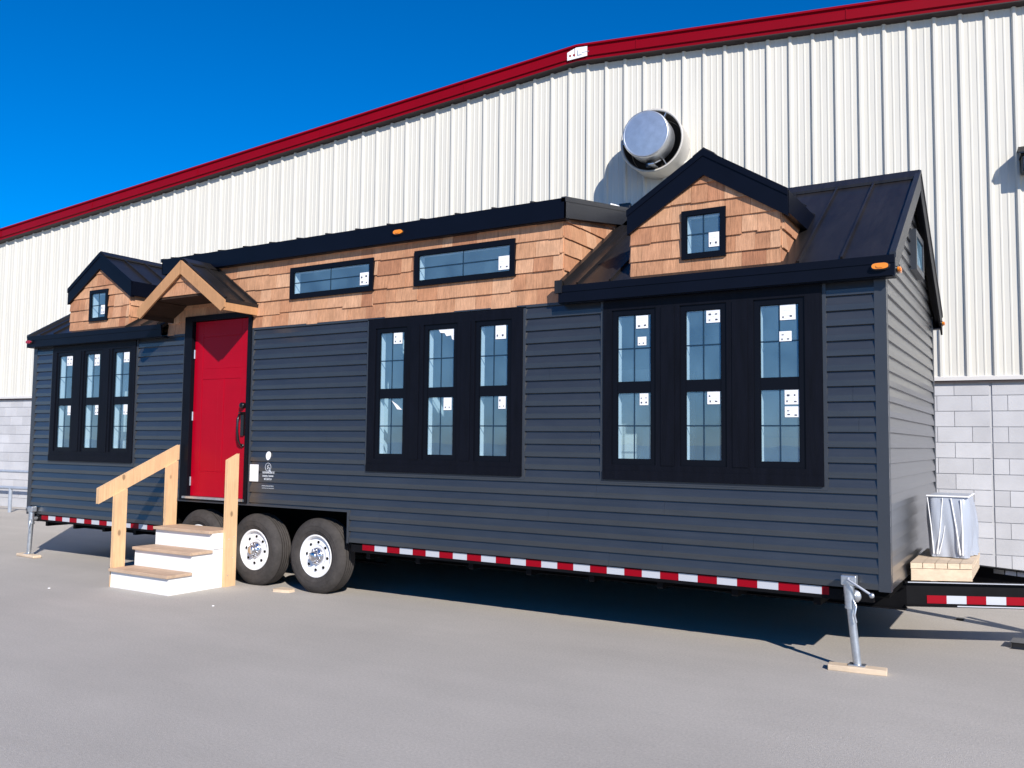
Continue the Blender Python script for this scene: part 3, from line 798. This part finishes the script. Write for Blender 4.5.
# door ---------------------------------------------------------
DX0, DX1, DZ0, DZ1 = -7.400, -6.487, .915, 2.90
def dleaf(mb):
    m = M['red_door']; y = .012
    st = .14
    yb = .055
    # stiles, rails and recessed panels
    zs = [DZ0, DZ0 + .28, 2.235, 2.355, 2.72, DZ1]
    mb.box(DX0, DX0 + st, y, yb, DZ0, DZ1, m); mb.box(DX1 - st, DX1, y, yb, DZ0, DZ1, m)
    mb.box(DX0 + st, DX1 - st, y, yb, DZ0, zs[1], m); mb.box(DX0 + st, DX1 - st, y, yb, zs[2], zs[3], m); mb.box(DX0 + st, DX1 - st, y, yb, zs[4], DZ1, m)
    xm = (DX0 + DX1) / 2
    mb.box(xm - .05, xm + .05, y, yb, zs[1], zs[2], m)
    mb.box(DX0 + st, xm - .05, y + .0035, yb, zs[1], zs[2], m); mb.box(xm + .05, DX1 - st, y + .0035, yb, zs[1], zs[2], m)
    mb.box(DX0 + st, DX1 - st, y + .0035, yb, zs[3], zs[4], m)
door = one('door', dleaf, house, bevel=.003)
def handle(mb):
    x, z = DX1 - .075, 1.72
    m = M['black']
    mb.lathe([(0, -.03), (.030, -.03), (.034, -.022), (.034, .012)], (x, 0, 1.93), m, 24)
    mb.box(x - .008, x + .008, -.045, -.03, 1.915, 1.945, m)
    mb.box(x - .024, x + .024, -.008, .012, 1.60, 1.86, m)
    mb.tube([(x, -.0, 1.84), (x, -.05, 1.83), (x - .004, -.068, 1.78), (x - .004, -.066, 1.64), (x, -.05, 1.55), (x, -.02, 1.50), (x, .012, 1.49)], [.010, .012, .013, .013, .012, .011, .012], m, 12)
    mb.box(x - .016, x + .016, -.05, -.0, 1.845, 1.858, m)
    mb.lathe([(0, -.004), (.02, -.004), (.022, .012)], (x, 0, 1.49), m, 20)
one('handle', handle, door)
for z in (1.08, 1.82, 2.53):
    one('hinge', lambda q: q.tube([(DX0 + .004, .004, z - .05), (DX0 + .004, .004, z + .05)], .011, M['galv'], 10), door)
def dcase(mb):
    m = M['navy']
    mb.box(-7.533, DX0 - .004, -.034, .06, .885, 2.965, m); mb.box(DX1 + .004, -6.430, -.034, .06, .885, 2.965, m)
    mb.box(DX0 - .004, DX1 + .004, -.034, .06, DZ1 + .004, 2.965, m)
    mb.box(-7.533, -6.430, -.034, .06, .868, .886, m)
one('door_casing', dcase, house)
one('threshold', lambda q: q.box(-7.46, -6.47, -.055, .05, .888, .912, M['galv']), door)

# porch roof ---------------------------------------------------------
PX, PH, PYF, PA = -7.070, .70, -.455, 3.505
PS = .68
def zp(dx): return PA - abs(dx) * PS
def proof(mb):
    for s in (-1, 1):
        mb.prism([(PX, PA), (PX + s * PH, zp(PH)), (PX + s * PH, zp(PH) - .03), (PX, PA - .03)], 'y', PYF - .01, .0, M['roof'])
        for y in (PYF + .01, PYF + .25, -.03):
            mb.bar((PX, y, PA + .012), (PX + s * PH, y, zp(PH) + .012), .02, .03, M['roof'])
        mb.box(PX + s * (PH - .004), PX + s * (PH + .012), PYF - .01, .0, zp(PH) - .035, zp(PH) + .004, M['roof'])
    mb.prism([(PX - .08, PA - .08 * PS + .03), (PX, PA + .032), (PX + .08, PA - .08 * PS + .03), (PX + .08, PA - .08 * PS + .01), (PX, PA + .01), (PX - .08, PA - .08 * PS + .01)], 'y', PYF, -.0, M['roof'])
porch = one('porch_roof', proof, house)
def pfas(mb):
    m = M['cedar_trim']
    for s in (-1, 1):
        mb.prism([(PX, PA - .002), (PX + s * (PH + .02), zp(PH + .02) - .002), (PX + s * (PH + .02), zp(PH + .02) - .075), (PX + s * (PH - .03), zp(PH - .03) - .145), (PX, PA - .145)], 'y', PYF - .03, PYF - .011, m)
        mb.box(PX + s * (PH - .01), PX + s * (PH + .010), PYF - .011, .0, zp(PH) - .12, zp(PH) - .036, m if s > 0 else M['soffit'])  # left board gets the dark soffit colour as painted shade
one('porch_fascia', pfas, porch, bevel=.002)
def pinf(mb):
    zb = 3.125
    h = (PA - .09 - zb) / PS
    clad(mb, lambda u, z, n: (u, PYF + .03 - n, z), [(PX - h, zb), (PX + h, zb), (PX, PA - .09)], [], zb, .15, M['cedar'], b=.018, t=.004, widths=(.09, .24), jit=.003)
one('gable_infill', pinf, porch)
def psof(mb):
    zb = 3.11
    h = (PA - .06 - zb) / PS
    mb.box(PX - h, PX + h, PYF + .02, 0, zb - .01, zb + .014, M['soffit'])
    for s in (-1, 1):
        mb.prism([(PX + s * (h - .02), zb + .0), (PX + s * (PH - .012), zp(PH) - .045), (PX + s * (PH - .012), zp(PH) - .065), (PX + s * (h - .02), zb - .02)], 'y', PYF + .0, 0, M['soffit'])
one('soffit', psof, porch)

# marker lights ---------------------------------------------------------
def marker(p, m, ax='y', name='marker_light', label=None):
    mb = MB()
    def el(r, h, dep, mm):
        n = 20; pts = []
        for k in range(n):
            a = 2 * math.pi * k / n; c, s = math.cos(a), math.sin(a)
            pts.append((math.copysign(abs(c) ** .6, c) * r, math.copysign(abs(s) ** .8, s) * h))
        if ax == 'y': mb.prism([(p[0] + u, p[2] + v) for u, v in pts], 'y', p[1] - dep, p[1], mm)
        else: mb.prism([(p[1] + u, p[2] + v) for u, v in pts], 'x', p[0], p[0] + dep, mm)
    el(.060, .024, .010, M['black']); el(.052, .018, .024, m); el(.022, .010, .029, m)
    return mb.build(name, house, bevel=.003, label=label)
marker((-.02, -.118, 2.818), M['amber']); marker((-4.36, -.088, 3.578), M['amber'])
marker((OV + .006, -.03, 2.80), M['amber'], 'x'); marker((OV + .006, W + .03, 2.80), M['amber'], 'x')
marker((-10.56, -.118, 2.82), M['red_lens'], label='red marker light at the left end of the eave')

# stickers and lettering beside the door
def white_plate(mb): mb.box(-6.400, -6.272, -.022, -.018, 1.112, 1.292, M['sticker'])
one('data_sticker', white_plate, house, label='blank white rectangular sticker beside the door')
def egg(mb):
    pts = [(-6.125 + .036 * math.cos(2 * math.pi * k / 24) * (1 + .12 * math.sin(2 * math.pi * k / 24)) + .006 * math.sin(2 * math.pi * k / 24), 1.388 + .046 * math.sin(2 * math.pi * k / 24)) for k in range(24)]
    mb.prism(pts, 'y', -.022, -.018, M['sticker'])
one('oval_sticker', egg, house, label='small white oval sticker above the round emblem')
def emblem(mb):
    c = (-6.125, -.020, 1.268)
    mb.lathe([(.045, 0), (.045, -.002), (.040, -.002), (.040, 0)], c, M['decal'], 32)
    for a, b, z0, z1 in ((-.012, -.004, -.022, .024), (-.012, .016, .016, .024), (-.012, .01, -.004, .003), (.014, .022, -.022, -.004)):
        mb.box(c[0] + a, c[0] + b, -.022, -.018, c[2] + z0, c[2] + z1, M['decal'])
    mb.bar((c[0] + .012, -.020, c[2] - .03), (c[0] + .05, -.020, c[2] - .055), .003, .016, M['decal'])
one('emblem', emblem, house)
rnd = random.Random(3)
for z, x0, x1, h in ((1.198, -6.205, -6.035, .026), (1.163, -6.205, -6.045, .022), (1.130, -6.180, -6.070, .024), (1.062, -6.21, -6.04, .012), (1.040, -6.21, -6.03, .010)):
    mb = MB(); x = x0
    while x < x1:
        w = rnd.uniform(.006, .013)
        k = rnd.randint(0, 3)
        mb.box(x, x + .0032, -.0215, -.018, z, z + h, M['decal'])
        if k != 1: mb.box(x, x + w, -.0215, -.018, z + h - .004, z + h, M['decal'])
        if k != 0: mb.box(x, x + w, -.0215, -.018, z, z + .004, M['decal'])
        if k > 1: mb.box(x + w - .003, x + w, -.0215, -.018, z, z + h, M['decal'])
        x += w + .005
    mb.build('lettering', house)

# interior -------------------------------------------------------------
def interior(mb):
    m = M['drywall']
    ya = .067
    xin0, xin1 = -L + .1, -.1
    zc = 2.86
    ih = [(a + .05, b - .05, Z4 - .05, Z1 + .04) for a, b, _ in SETS]
    pan = []
    for _, _, ps in SETS:
        for x0, x1 in ps: pan.append((x0 - .001, x1 + .001, Z4 - .0, Z1 + .0))
    pan2 = [(a + .049, b - .049, c + .049, d - .049) for a, b, c, d in CW]
    sheet(mb, lambda u, z, n: (u, ya, z), (xin0, xin1, .92, 2.80), pan, m)
    sheet(mb, lambda u, z, n: (u, ya, z), (SX0 + .03, SX1 - .03, 2.80, 3.60), pan2, m)
    sheet(mb, lambda u, z, n: (u, W - .1, z), (xin0, xin1, .92, zc), [(a + .03, b - .03, 1.48, 2.22) for a, b in RW], m)
    for x in (xin0, xin1, -4.9, -7.8, -2.62):
        z1 = zc
        if x == -2.62: mb.add([(x, ya, .92), (x, W - .1, .92), (x, W - .1, 2.84), (x, YR, 3.72), (x, ya, 3.60)], [(0, 1, 2, 3, 4)], m)
        else: mb.add([(x, ya, .92), (x, W - .1, .92), (x, W - .1, z1), (x, ya, z1)], [(0, 1, 2, 3)], m)
    mb.add([(xin0, ya, .915), (xin1, ya, .915), (xin1, W - .1, .915), (xin0, W - .1, .915)], [(0, 1, 2, 3)], M['floor_in'])
    for x0, x1 in ((xin0, SX0 + .05), (SX1 - .05, xin1)):
        mb.add([(x0, ya, 2.80), (x1, ya, 2.80), (x1, W - .1, 2.80), (x0, W - .1, 2.80)], [(0, 1, 2, 3)], m)
    mb.add([(SX0, ya, 3.60), (SX1, ya, 3.60), (SX1, YR, 3.75), (SX0, YR, 3.75)], [(0, 1, 2, 3)], m)
    mb.add([(SX0, YR, 3.75), (SX1, YR, 3.75), (SX1, W - .1, 2.85), (SX0, W - .1, 2.85)], [(0, 1, 2, 3)], m)
one('interior_lining', interior, house)
def cab(mb):
    m = M['cabinet']
    mb.box(-1.02, -.62, .50, 1.0, .915, 2.02, m)              # white unit behind the right hand sash
    mb.box(-1.03, -.61, .49, .50, 1.62, 1.63, M['drywall'])
    mb.box(-2.55, -1.95, .9, 1.5, .915, 2.25, m)
    mb.box(-3.75, -3.25, 2.2, 2.9, .915, 1.75, m)
    mb.box(-10.3, -9.8, .6, 1.0, .915, 2.6, m); mb.box(-9.35, -9.10, .45, .6, .915, 2.6, m); mb.box(-8.62, -8.40, .4, .5, .915, 2.6, m)
one('cabinet', cab, house)
def niche(mb):
    for xc in (-1.345, -9.215):
        m = M['drywall']
        mb.add([(xc - .5, .6, 2.95), (xc + .5, .6, 2.95), (xc + .5, .6, 3.5), (xc - .5, .6, 3.5)], [(0, 1, 2, 3)], m)
        for x in (xc - .5, xc + .5): mb.add([(x, .05, 2.95), (x, .6, 2.95), (x, .6, 3.5), (x, .05, 3.5)], [(0, 1, 2, 3)], m)
    mb.add([(-.35, 1.0, 2.9), (-.35, 2.1, 2.9), (-.35, 2.1, 3.45), (-.35, 1.0, 3.45)], [(0, 1, 2, 3)], M['drywall'])
one('loft_lining', niche, house)

# tongue ---------------------------------------------------------
def tongue(mb):
    m = M['steel_black']
    for s in (-1, 1):
        y0 = YR + s * .80
        p = Vector((-.02, y0, 0)); q = Vector((1.50, YR + s * .03, 0))
        d = (q - p).normalized()
        for z, w, h in ((.5245, .075, .009), (.350, .075, .009)):
            mb.bar(p + Vector((0, 0, z)), q + Vector((0, 0, z)), w, h, m)
        mb.bar(p + Vector((0, 0, .437)), q + Vector((0, 0, .437)), .008, .166, m)
    mb.box(1.42, 1.62, YR - .06, YR + .06, .35, .53, m); mb.box(1.6, 1.95, YR - .04, YR + .04, .44, .52, m)
    mb.tube([(1.5, YR, .10), (1.5, YR, .95)], .035, m)
    mb.box(1.42, 1.58, YR - .08, YR + .08, .04, .055, m)
tg = one('tongue', tongue, house)
def tglip(mb):
    s = -1
    p = Vector((-.02, YR - .80, 0)); q = Vector((1.50, YR - .03, 0)); d = (q - p).normalized(); n = Vector((d.y, -d.x, 0))
    # pale bars that paint sunlight along the flange edges
    mb.bar(p + d * .02 + n * .0375 + Vector((0, 0, .5290)), q + n * .0375 + Vector((0, 0, .5290)), .006, .006, M['tape_w'])
    mb.bar(p + d * .38 + n * .038 + Vector((0, 0, .355)), q + n * .038 + Vector((0, 0, .355)), .004, .008, M['tape_w'])
one('flange_lit_edge', tglip, tg)
def tgtape(mb):
    p = Vector((-.02, YR - .80, 0)); q = Vector((1.50, YR - .03, 0)); d = (q - p).normalized(); n = Vector((d.y, -d.x, 0))
    k = 0; t = .17
    while t < 1.5:
        a, b = p + d * t + n * .0065, p + d * (t + .145) + n * .0065
        mb.bar(a + Vector((0, 0, .398)), b + Vector((0, 0, .398)), .004, .060, M['tape_r'] if k % 2 == 0 else M['tape_w'])
        t += .145; k += 1
def tgtape2(mb):
    p = Vector((-.02, YR + .80, 0)); q = Vector((1.50, YR + .03, 0)); d = (q - p).normalized(); n = Vector((-d.y * -1, d.x * -1, 0))
    for t, m in ((.62, M['galv']), (.72, M['tape_w']), (.82, M['tape_w'])):
        a, b = p + d * t + n * .008, p + d * (t + .09) + n * .008
        mb.bar(a + Vector((0, 0, .498)), b + Vector((0, 0, .498)), .004, .036, m)
one('tongue_tape', tgtape, tg); one('tongue_tape', tgtape2, tg)

# ------------------------------------------------------------------ deck and AC
dk = empty('wooden_platform', (0, 0, 0), 0, 'small raw pine platform on the trailer tongue under the wrapped unit', 'platform')
TY0 = YR - .80
def yb(x): return TY0 + .03 + (x + .02) * .507
DXa, DXb, DYb = .024, .435, 1.92
pw = (DXb - DXa) / 5
for k in range(5):
    x0 = DXa + k * pw + .002; x1 = x0 + pw - .004
    one('plank', lambda q: q.prism([(x0, yb(x0) + .0), (x1, yb(x1) + .0), (x1, DYb), (x0, DYb)], 'z', .627, .668, M['padwood']), dk, bevel=.003)
def fram(q):
    q.prism([(DXa + .004, yb(DXa) + .006), (DXb - .004, yb(DXb) + .006), (DXb - .004, yb(DXb) + .044), (DXa + .004, yb(DXa) + .044)], 'z', .534, .625, M['padwood'])
    q.box(DXb - .045, DXb - .006, yb(DXb) + .05, DYb, .534, .625, M['padwood']); q.box(DXa + .006, DXa + .045, yb(DXa) + .05, DYb, .534, .625, M['padwood'])
one('joist', fram, dk, bevel=.003)

ac = empty('outdoor_unit', (0, 0, 0), 0, 'air conditioner condenser wrapped in translucent plastic on the tongue platform', 'air conditioner')
AX0, AX1, AY0, AY1, AZ0, AZ1 = .100, .395, 1.26, 1.86, .672, 1.160
def acb(q):
    q.box(AX0 + .02, AX1 - .02, AY0 + .02, AY1 - .02, AZ0 + .03, AZ1 - .01, M['plastic'])
    for y in (AY0 + .06, AY1 - .1): q.box(AX0 + .02, AX1 - .02, y, y + .05, AZ0, AZ0 + .03, M['black'])
one('casing', acb, ac, bevel=.01)
def cover(q):
    # draped film: a ring of columns round the box with folds that deepen downwards
    n = 120; rows = 14
    per = []
    def pt(t):
        w, d = AX1 - AX0, AY1 - AY0; P = 2 * (w + d); s = (t % 1) * P
        if s < w: return AX0 + s, AY0, 0, -1
        s -= w
        if s < d: return AX1, AY0 + s, 1, 0
        s -= d
        if s < w: return AX1 - s, AY1, 0, 1
        s -= w
        return AX0, AY1 - s, -1, 0
    rnd = random.Random(5)
    ph = [rnd.uniform(0, 6.28) for _ in range(6)]
    v = []
    for r in range(rows + 1):
        f = r / rows; z = AZ1 + .004 - (AZ1 - AZ0 - .0) * f
        for k in range(n):
            t = k / n
            x, y, nx, ny = pt(t)
            fold = (.008 * math.sin(t * 2 * math.pi * 9 + ph[0] + f * 3.0 * math.sin(t * 9 + 1)) + .005 * math.sin(t * 2 * math.pi * 21 + ph[1] - f * 5)
                    + .004 * math.sin(f * 9 + t * 40 + ph[2]))
            bulge = .016 * math.sin(math.pi * min(1, f * 1.1)) + (.028 * f if nx > 0 and y > AY0 + .3 else 0)
            o = fold * (0.15 + f) + bulge + .004
            # round the vertical corners
            w, d = AX1 - AX0, AY1 - AY0
            ux, uy = (x - (AX0 + AX1) / 2) / (w / 2), (y - (AY0 + AY1) / 2) / (d / 2)
            c = max(0, abs(ux) + abs(uy) * 1.0 - 1.75) * .06 if abs(ux) > .7 and abs(uy) > .85 else 0
            top = .012 * (1 - math.cos(min(1, r / 1.5) * math.pi)) / 2 - .012
            sx = 1 if ux > 0 else -1; sy = 1 if uy > 0 else -1
            # the film is gathered in towards the foot on the house side
            lean = .030 * f if ux < -.9 else 0
            v.append((x + nx * (o + top) - sx * c + lean, y + ny * (o + top) - sy * c, z))
    fc = [(r * n + k, r * n + (k + 1) % n, (r + 1) * n + (k + 1) % n, (r + 1) * n + k) for r in range(rows) for k in range(n)]
    q.add(v, fc, M['film'], True)
    q.add(v[:n], [tuple(range(n))], M['film'])
one('plastic_cover', cover, ac)
def folds(q):
    for a, b, r in (((.115, -.01), (.070, -.46), .0045), ((.175, -.01), (.235, -.46), .006), ((.245, -.02), (.255, -.46), .006), ((.004, -.01), (.045, -.46), .0045), ((.135, -.2), (.085, -.46), .003), ((.20, -.25), (.235, -.46), .003)):
        q.tube([(AX0 + a[0], AY0 - .012, AZ1 + a[1] - .002), (AX0 + (a[0] + b[0]) / 2 + .004, AY0 - .024, AZ1 + (a[1] + b[1]) / 2), (AX0 + b[0], AY0 - .026, AZ1 + b[1])], [r * .8, r, r * 1.2], M['sticker'], 8)
    for a, b in (((AX0 - .004, AY0 - .006), (AX1 + .004, AY0 - .006)), ((AX1 + .006, AY0), (AX1 + .006, AY1))):
        q.tube([(a[0], a[1], AZ1 + .002), (b[0], b[1], AZ1 + .002)], .007, M['sticker'], 8)
one('plastic_fold', folds, ac)

# ------------------------------------------------------------------ steps
st = empty('entry_steps', (-7.0, -.5, 0), 0, 'white box steps with pine treads and one sloping handrail below the red door', 'steps')
def o(x): return x + 7.0
def oy(y): return y + .5
BX0, BX1 = o(-7.455), o(-6.535)
def body(q):
    poly = [(oy(-.90), 0), (oy(-.90), .168), (oy(-.625), .168), (oy(-.625), .368), (oy(-.375), .368), (oy(-.375), .565), (oy(-.09), .565), (oy(-.09), 0)]
    q.prism(poly, 'x', BX0, BX1, M['white'])
one('step_box', body, st, bevel=.003)
one('box_seam', lambda q: q.box(BX1, BX1 + .0015, oy(-.36), oy(-.24), .40, .404, M['ink']), st)
for y0, y1, z in ((-.935, -.632, .168), (-.665, -.382, .368), (-.415, -.06, .565)):
    one('tread', lambda q: q.box(BX0 - .004, BX1 + (.022 if z < .5 else 0), oy(y0), oy(y1), z + .001, z + .032, M['tread']), st, bevel=.004)
PXL = BX0 - .044
one('post', lambda q: q.prism([(oy(-.885), 0), (oy(-.745), 0), (oy(-.745), 1.02), (oy(-.885), .955)], 'x', PXL, BX0 - .006, M['pine']), st, bevel=.002)
one('post', lambda q: q.prism([(oy(-.255), 0), (oy(-.115), 0), (oy(-.115), 1.31), (oy(-.255), 1.245)], 'x', PXL, BX0 - .006, M['pine']), st, bevel=.002)
one('handrail', lambda q: q.prism([(oy(-1.05), .872), (oy(-.075), 1.325), (oy(-.075), 1.49), (oy(-1.05), 1.032)], 'x', PXL - .040, PXL - .001, M['pine']), st, bevel=.002)
one('post', lambda q: q.prism([(oy(-.235), 0), (oy(-.085), 0), (oy(-.085), 1.405), (oy(-.235), 1.335)], 'x', BX1 + .001, BX1 + .034, M['pine']), st, bevel=.002)

for (x, y, z) in ((BX1 + .034, -.19, .12), (BX1 + .034, -.13, .30), (BX1 + .034, -.19, .50), (BX1 + .034, -.12, .52)):
    one('screw', lambda q: q.prism([(oy(y) + .006 * math.cos(a), z + .006 * math.sin(a)) for a in [k * math.pi / 4 for k in range(8)]], 'x', x, x + .002, M['galv']), st)
# ------------------------------------------------------------------ jacks, pads, small wood
def jack(x, y, lean, lab, crank):
    j = empty('stabiliser_jack', (x, y, 0), 0, lab, 'jack', 'stabiliser jacks at the trailer corners')
    def tubef(q):
        q.tube([(lean, 0, .045), (lean * .1, .0, .44)], .028, M['galv'], 20)
        q.tube([(lean * .1, .0, .43), (-.006, 0, .60)], .036, M['galv'], 20)
        q.tube([(lean * .1, 0, .425), (lean * .1, 0, .445)], .040, M['galv'], 20)
    one('tube', tubef, j)
    one('head', lambda q: q.box(-.052, .052, -.035, .035, .585, .655, M['galv']), j, bevel=.008)
    one('foot', lambda q: q.box(lean - .055, lean + .055, -.04, .04, .038, .047, M['galv']), j, bevel=.002)
    def br(q):
        q.tube([(0, .0, .50), (.02, .14, .50)], .022, M['galv'], 14)
        q.lathe([(0, -.01), (.045, -.01), (.045, .01), (0, .01)], (.02, .075, .50), M['galv'], 20)
        q.tube([(.03, -.03, .49), (.05, -.05, .45), (.04, -.055, .39), (.05, -.05, .34)], .008, M['galv'], 8)
    one('bracket', br, j)
    if crank:
        def cr(q):
            q.tube([(0, -.03, .635), (.0, -.06, .63), (.155, -.09, .545)], .008, M['tape_w'], 10)
            q.lathe([(0, -.015), (.016, -.015), (.018, .0), (.016, .012), (0, .012)], (.16, -.09, .54), M['galv'], 14)
        one('crank_handle', cr, j)
    else: one('crank_handle', lambda q: q.tube([(-.05, -.02, .63), (-.10, -.02, .63), (-.11, -.02, .60)], .008, M['galv'], 10), j)
    return j
jack(-.262, -.095, .045, 'galvanised stabiliser jack under the near right corner with its crank pointing right', True)
jack(-10.42, -.06, -.03, 'galvanised stabiliser jack under the far left corner of the house', False)
p = one('wood_block', lambda q: q.box(-.19, .19, -.05, .05, 0, .038, M['padwood']), bevel=.004); p.location = (-.215, -.11, 0); p.rotation_euler = (0, 0, R(6))
tag(p, 'pale timber pad under the right stabiliser jack', 'wood block', 'loose timber pads on the asphalt')
p = one('wood_block', lambda q: q.box(-.24, .22, -.055, .055, 0, .038, M['padwood']), bevel=.012); p.location = (-10.42, -.07, 0); p.rotation_euler = (0, 0, R(-4))
tag(p, 'pale timber pad under the far left stabiliser jack', 'wood block', 'loose timber pads on the asphalt')
p = one('wood_block', lambda q: q.prism([(-.10, -.05), (.09, -.06), (.11, .03), (-.06, .07)], 'z', 0, .032, M['padwood']), bevel=.005); p.location = (-5.80, -.06, 0); p.rotation_euler = (0, 0, R(14))
tag(p, 'short wood scrap lying in front of the tyres', 'wood block', 'loose timber pads on the asphalt')
p = one('black_block', lambda q: q.prism([(-.16, -.09), (.2, -.07), (.2, .09), (-.14, .10)], 'z', 0, .05, M['black']), bevel=.012); p.location = (.83, 1.40, 0)  # flat dark shape lying on the ground
tag(p, 'flat black block on the ground at the right edge below the tongue', 'block')
p = one('pebble', lambda q: q.prism([(-.03, -.02), (.03, -.02), (.035, .015), (-.02, .02)], 'z', 0, .02, M['black']), bevel=.006); p.location = (.237, 2.339, 0)
tag(p, 'small dark stone on the asphalt behind the tongue', 'stone')
# tiny litter specks
for x, y, r in ((-7.9, -1.3, .013), (-5.75, -1.0, .011)):
    q = MB(); q.prism([(r * math.cos(a) * (1 + .3 * math.sin(3 * a)), r * math.sin(a)) for a in [k * math.pi / 4 for k in range(8)]], 'z', .0, .006, M['sticker'])
    p = q.build('paper_scrap'); p.location = (x, y, .0)
    tag(p, 'tiny white scrap on the open asphalt in front of the house', 'litter', 'white scraps on the asphalt')

# ------------------------------------------------------------------ light, sky, camera
sd = Vector((1.2, -1.0, .95)).normalized()
sun = bpy.data.lights.new('sun', 'SUN'); sun.energy = 5.0; sun.angle = R(.53); sun.color = (1, .935, .86)
so = bpy.data.objects.new('sun', sun); COL.objects.link(so)
so.rotation_euler = sd.to_track_quat('Z', 'Y').to_euler()
w = bpy.data.worlds.new('World'); sc.world = w; w.use_nodes = True
nt = w.node_tree; bg = nt.nodes['Background']
sky = nt.nodes.new('ShaderNodeTexSky'); sky.sky_type = 'NISHITA'; sky.sun_disc = False
sky.sun_elevation = math.asin(sd.z); sky.sun_rotation = math.atan2(sd.x, sd.y)
sky.altitude = 300; sky.air_density = .9; sky.dust_density = 0.0; sky.ozone_density = 4.0
hs = nt.nodes.new('ShaderNodeHueSaturation'); hs.inputs['Saturation'].default_value = 1.6
tn = nt.nodes.new('ShaderNodeMix'); tn.data_type = 'RGBA'; tn.blend_type = 'MULTIPLY'; tn.inputs['Factor'].default_value = 1; tn.inputs['B'].default_value = (1, .95, 1.14, 1)
nt.links.new(sky.outputs[0], hs.inputs['Color']); nt.links.new(hs.outputs[0], tn.inputs['A']); nt.links.new(tn.outputs['Result'], bg.inputs['Color'])
bg.inputs['Strength'].default_value = .105

f, yaw, pitch, roll = 872.407, R(31.409), R(3.866), R(.633)
fw = Vector((-math.sin(yaw) * math.cos(pitch), math.cos(yaw) * math.cos(pitch), math.sin(pitch)))
rt = Vector((math.cos(yaw), math.sin(yaw), 0)); up = rt.cross(fw)
r2 = rt * math.cos(roll) + up * math.sin(roll); u2 = up * math.cos(roll) - rt * math.sin(roll)
cam = bpy.data.cameras.new('camera'); cam.sensor_width = 36; cam.sensor_fit = 'HORIZONTAL'; cam.lens = f / 1024 * 36
cam.clip_end = 3000; cam.clip_start = .05
co = bpy.data.objects.new('camera', cam); COL.objects.link(co)
mw = Matrix((r2, u2, -fw)).transposed().to_4x4(); mw.translation = Vector((.935, -6.625, 1.553))
co.matrix_world = mw
sc.camera = co
vs = sc.view_settings; sc.display_settings.display_device = 'sRGB'
vs.view_transform = 'Standard'; vs.look = 'None'; vs.exposure = 0.3; vs.gamma = 1; vs.use_curve_mapping = False
sc.cycles.max_bounces = 8; sc.cycles.transparent_max_bounces = 12
sc.cycles.use_denoising = True
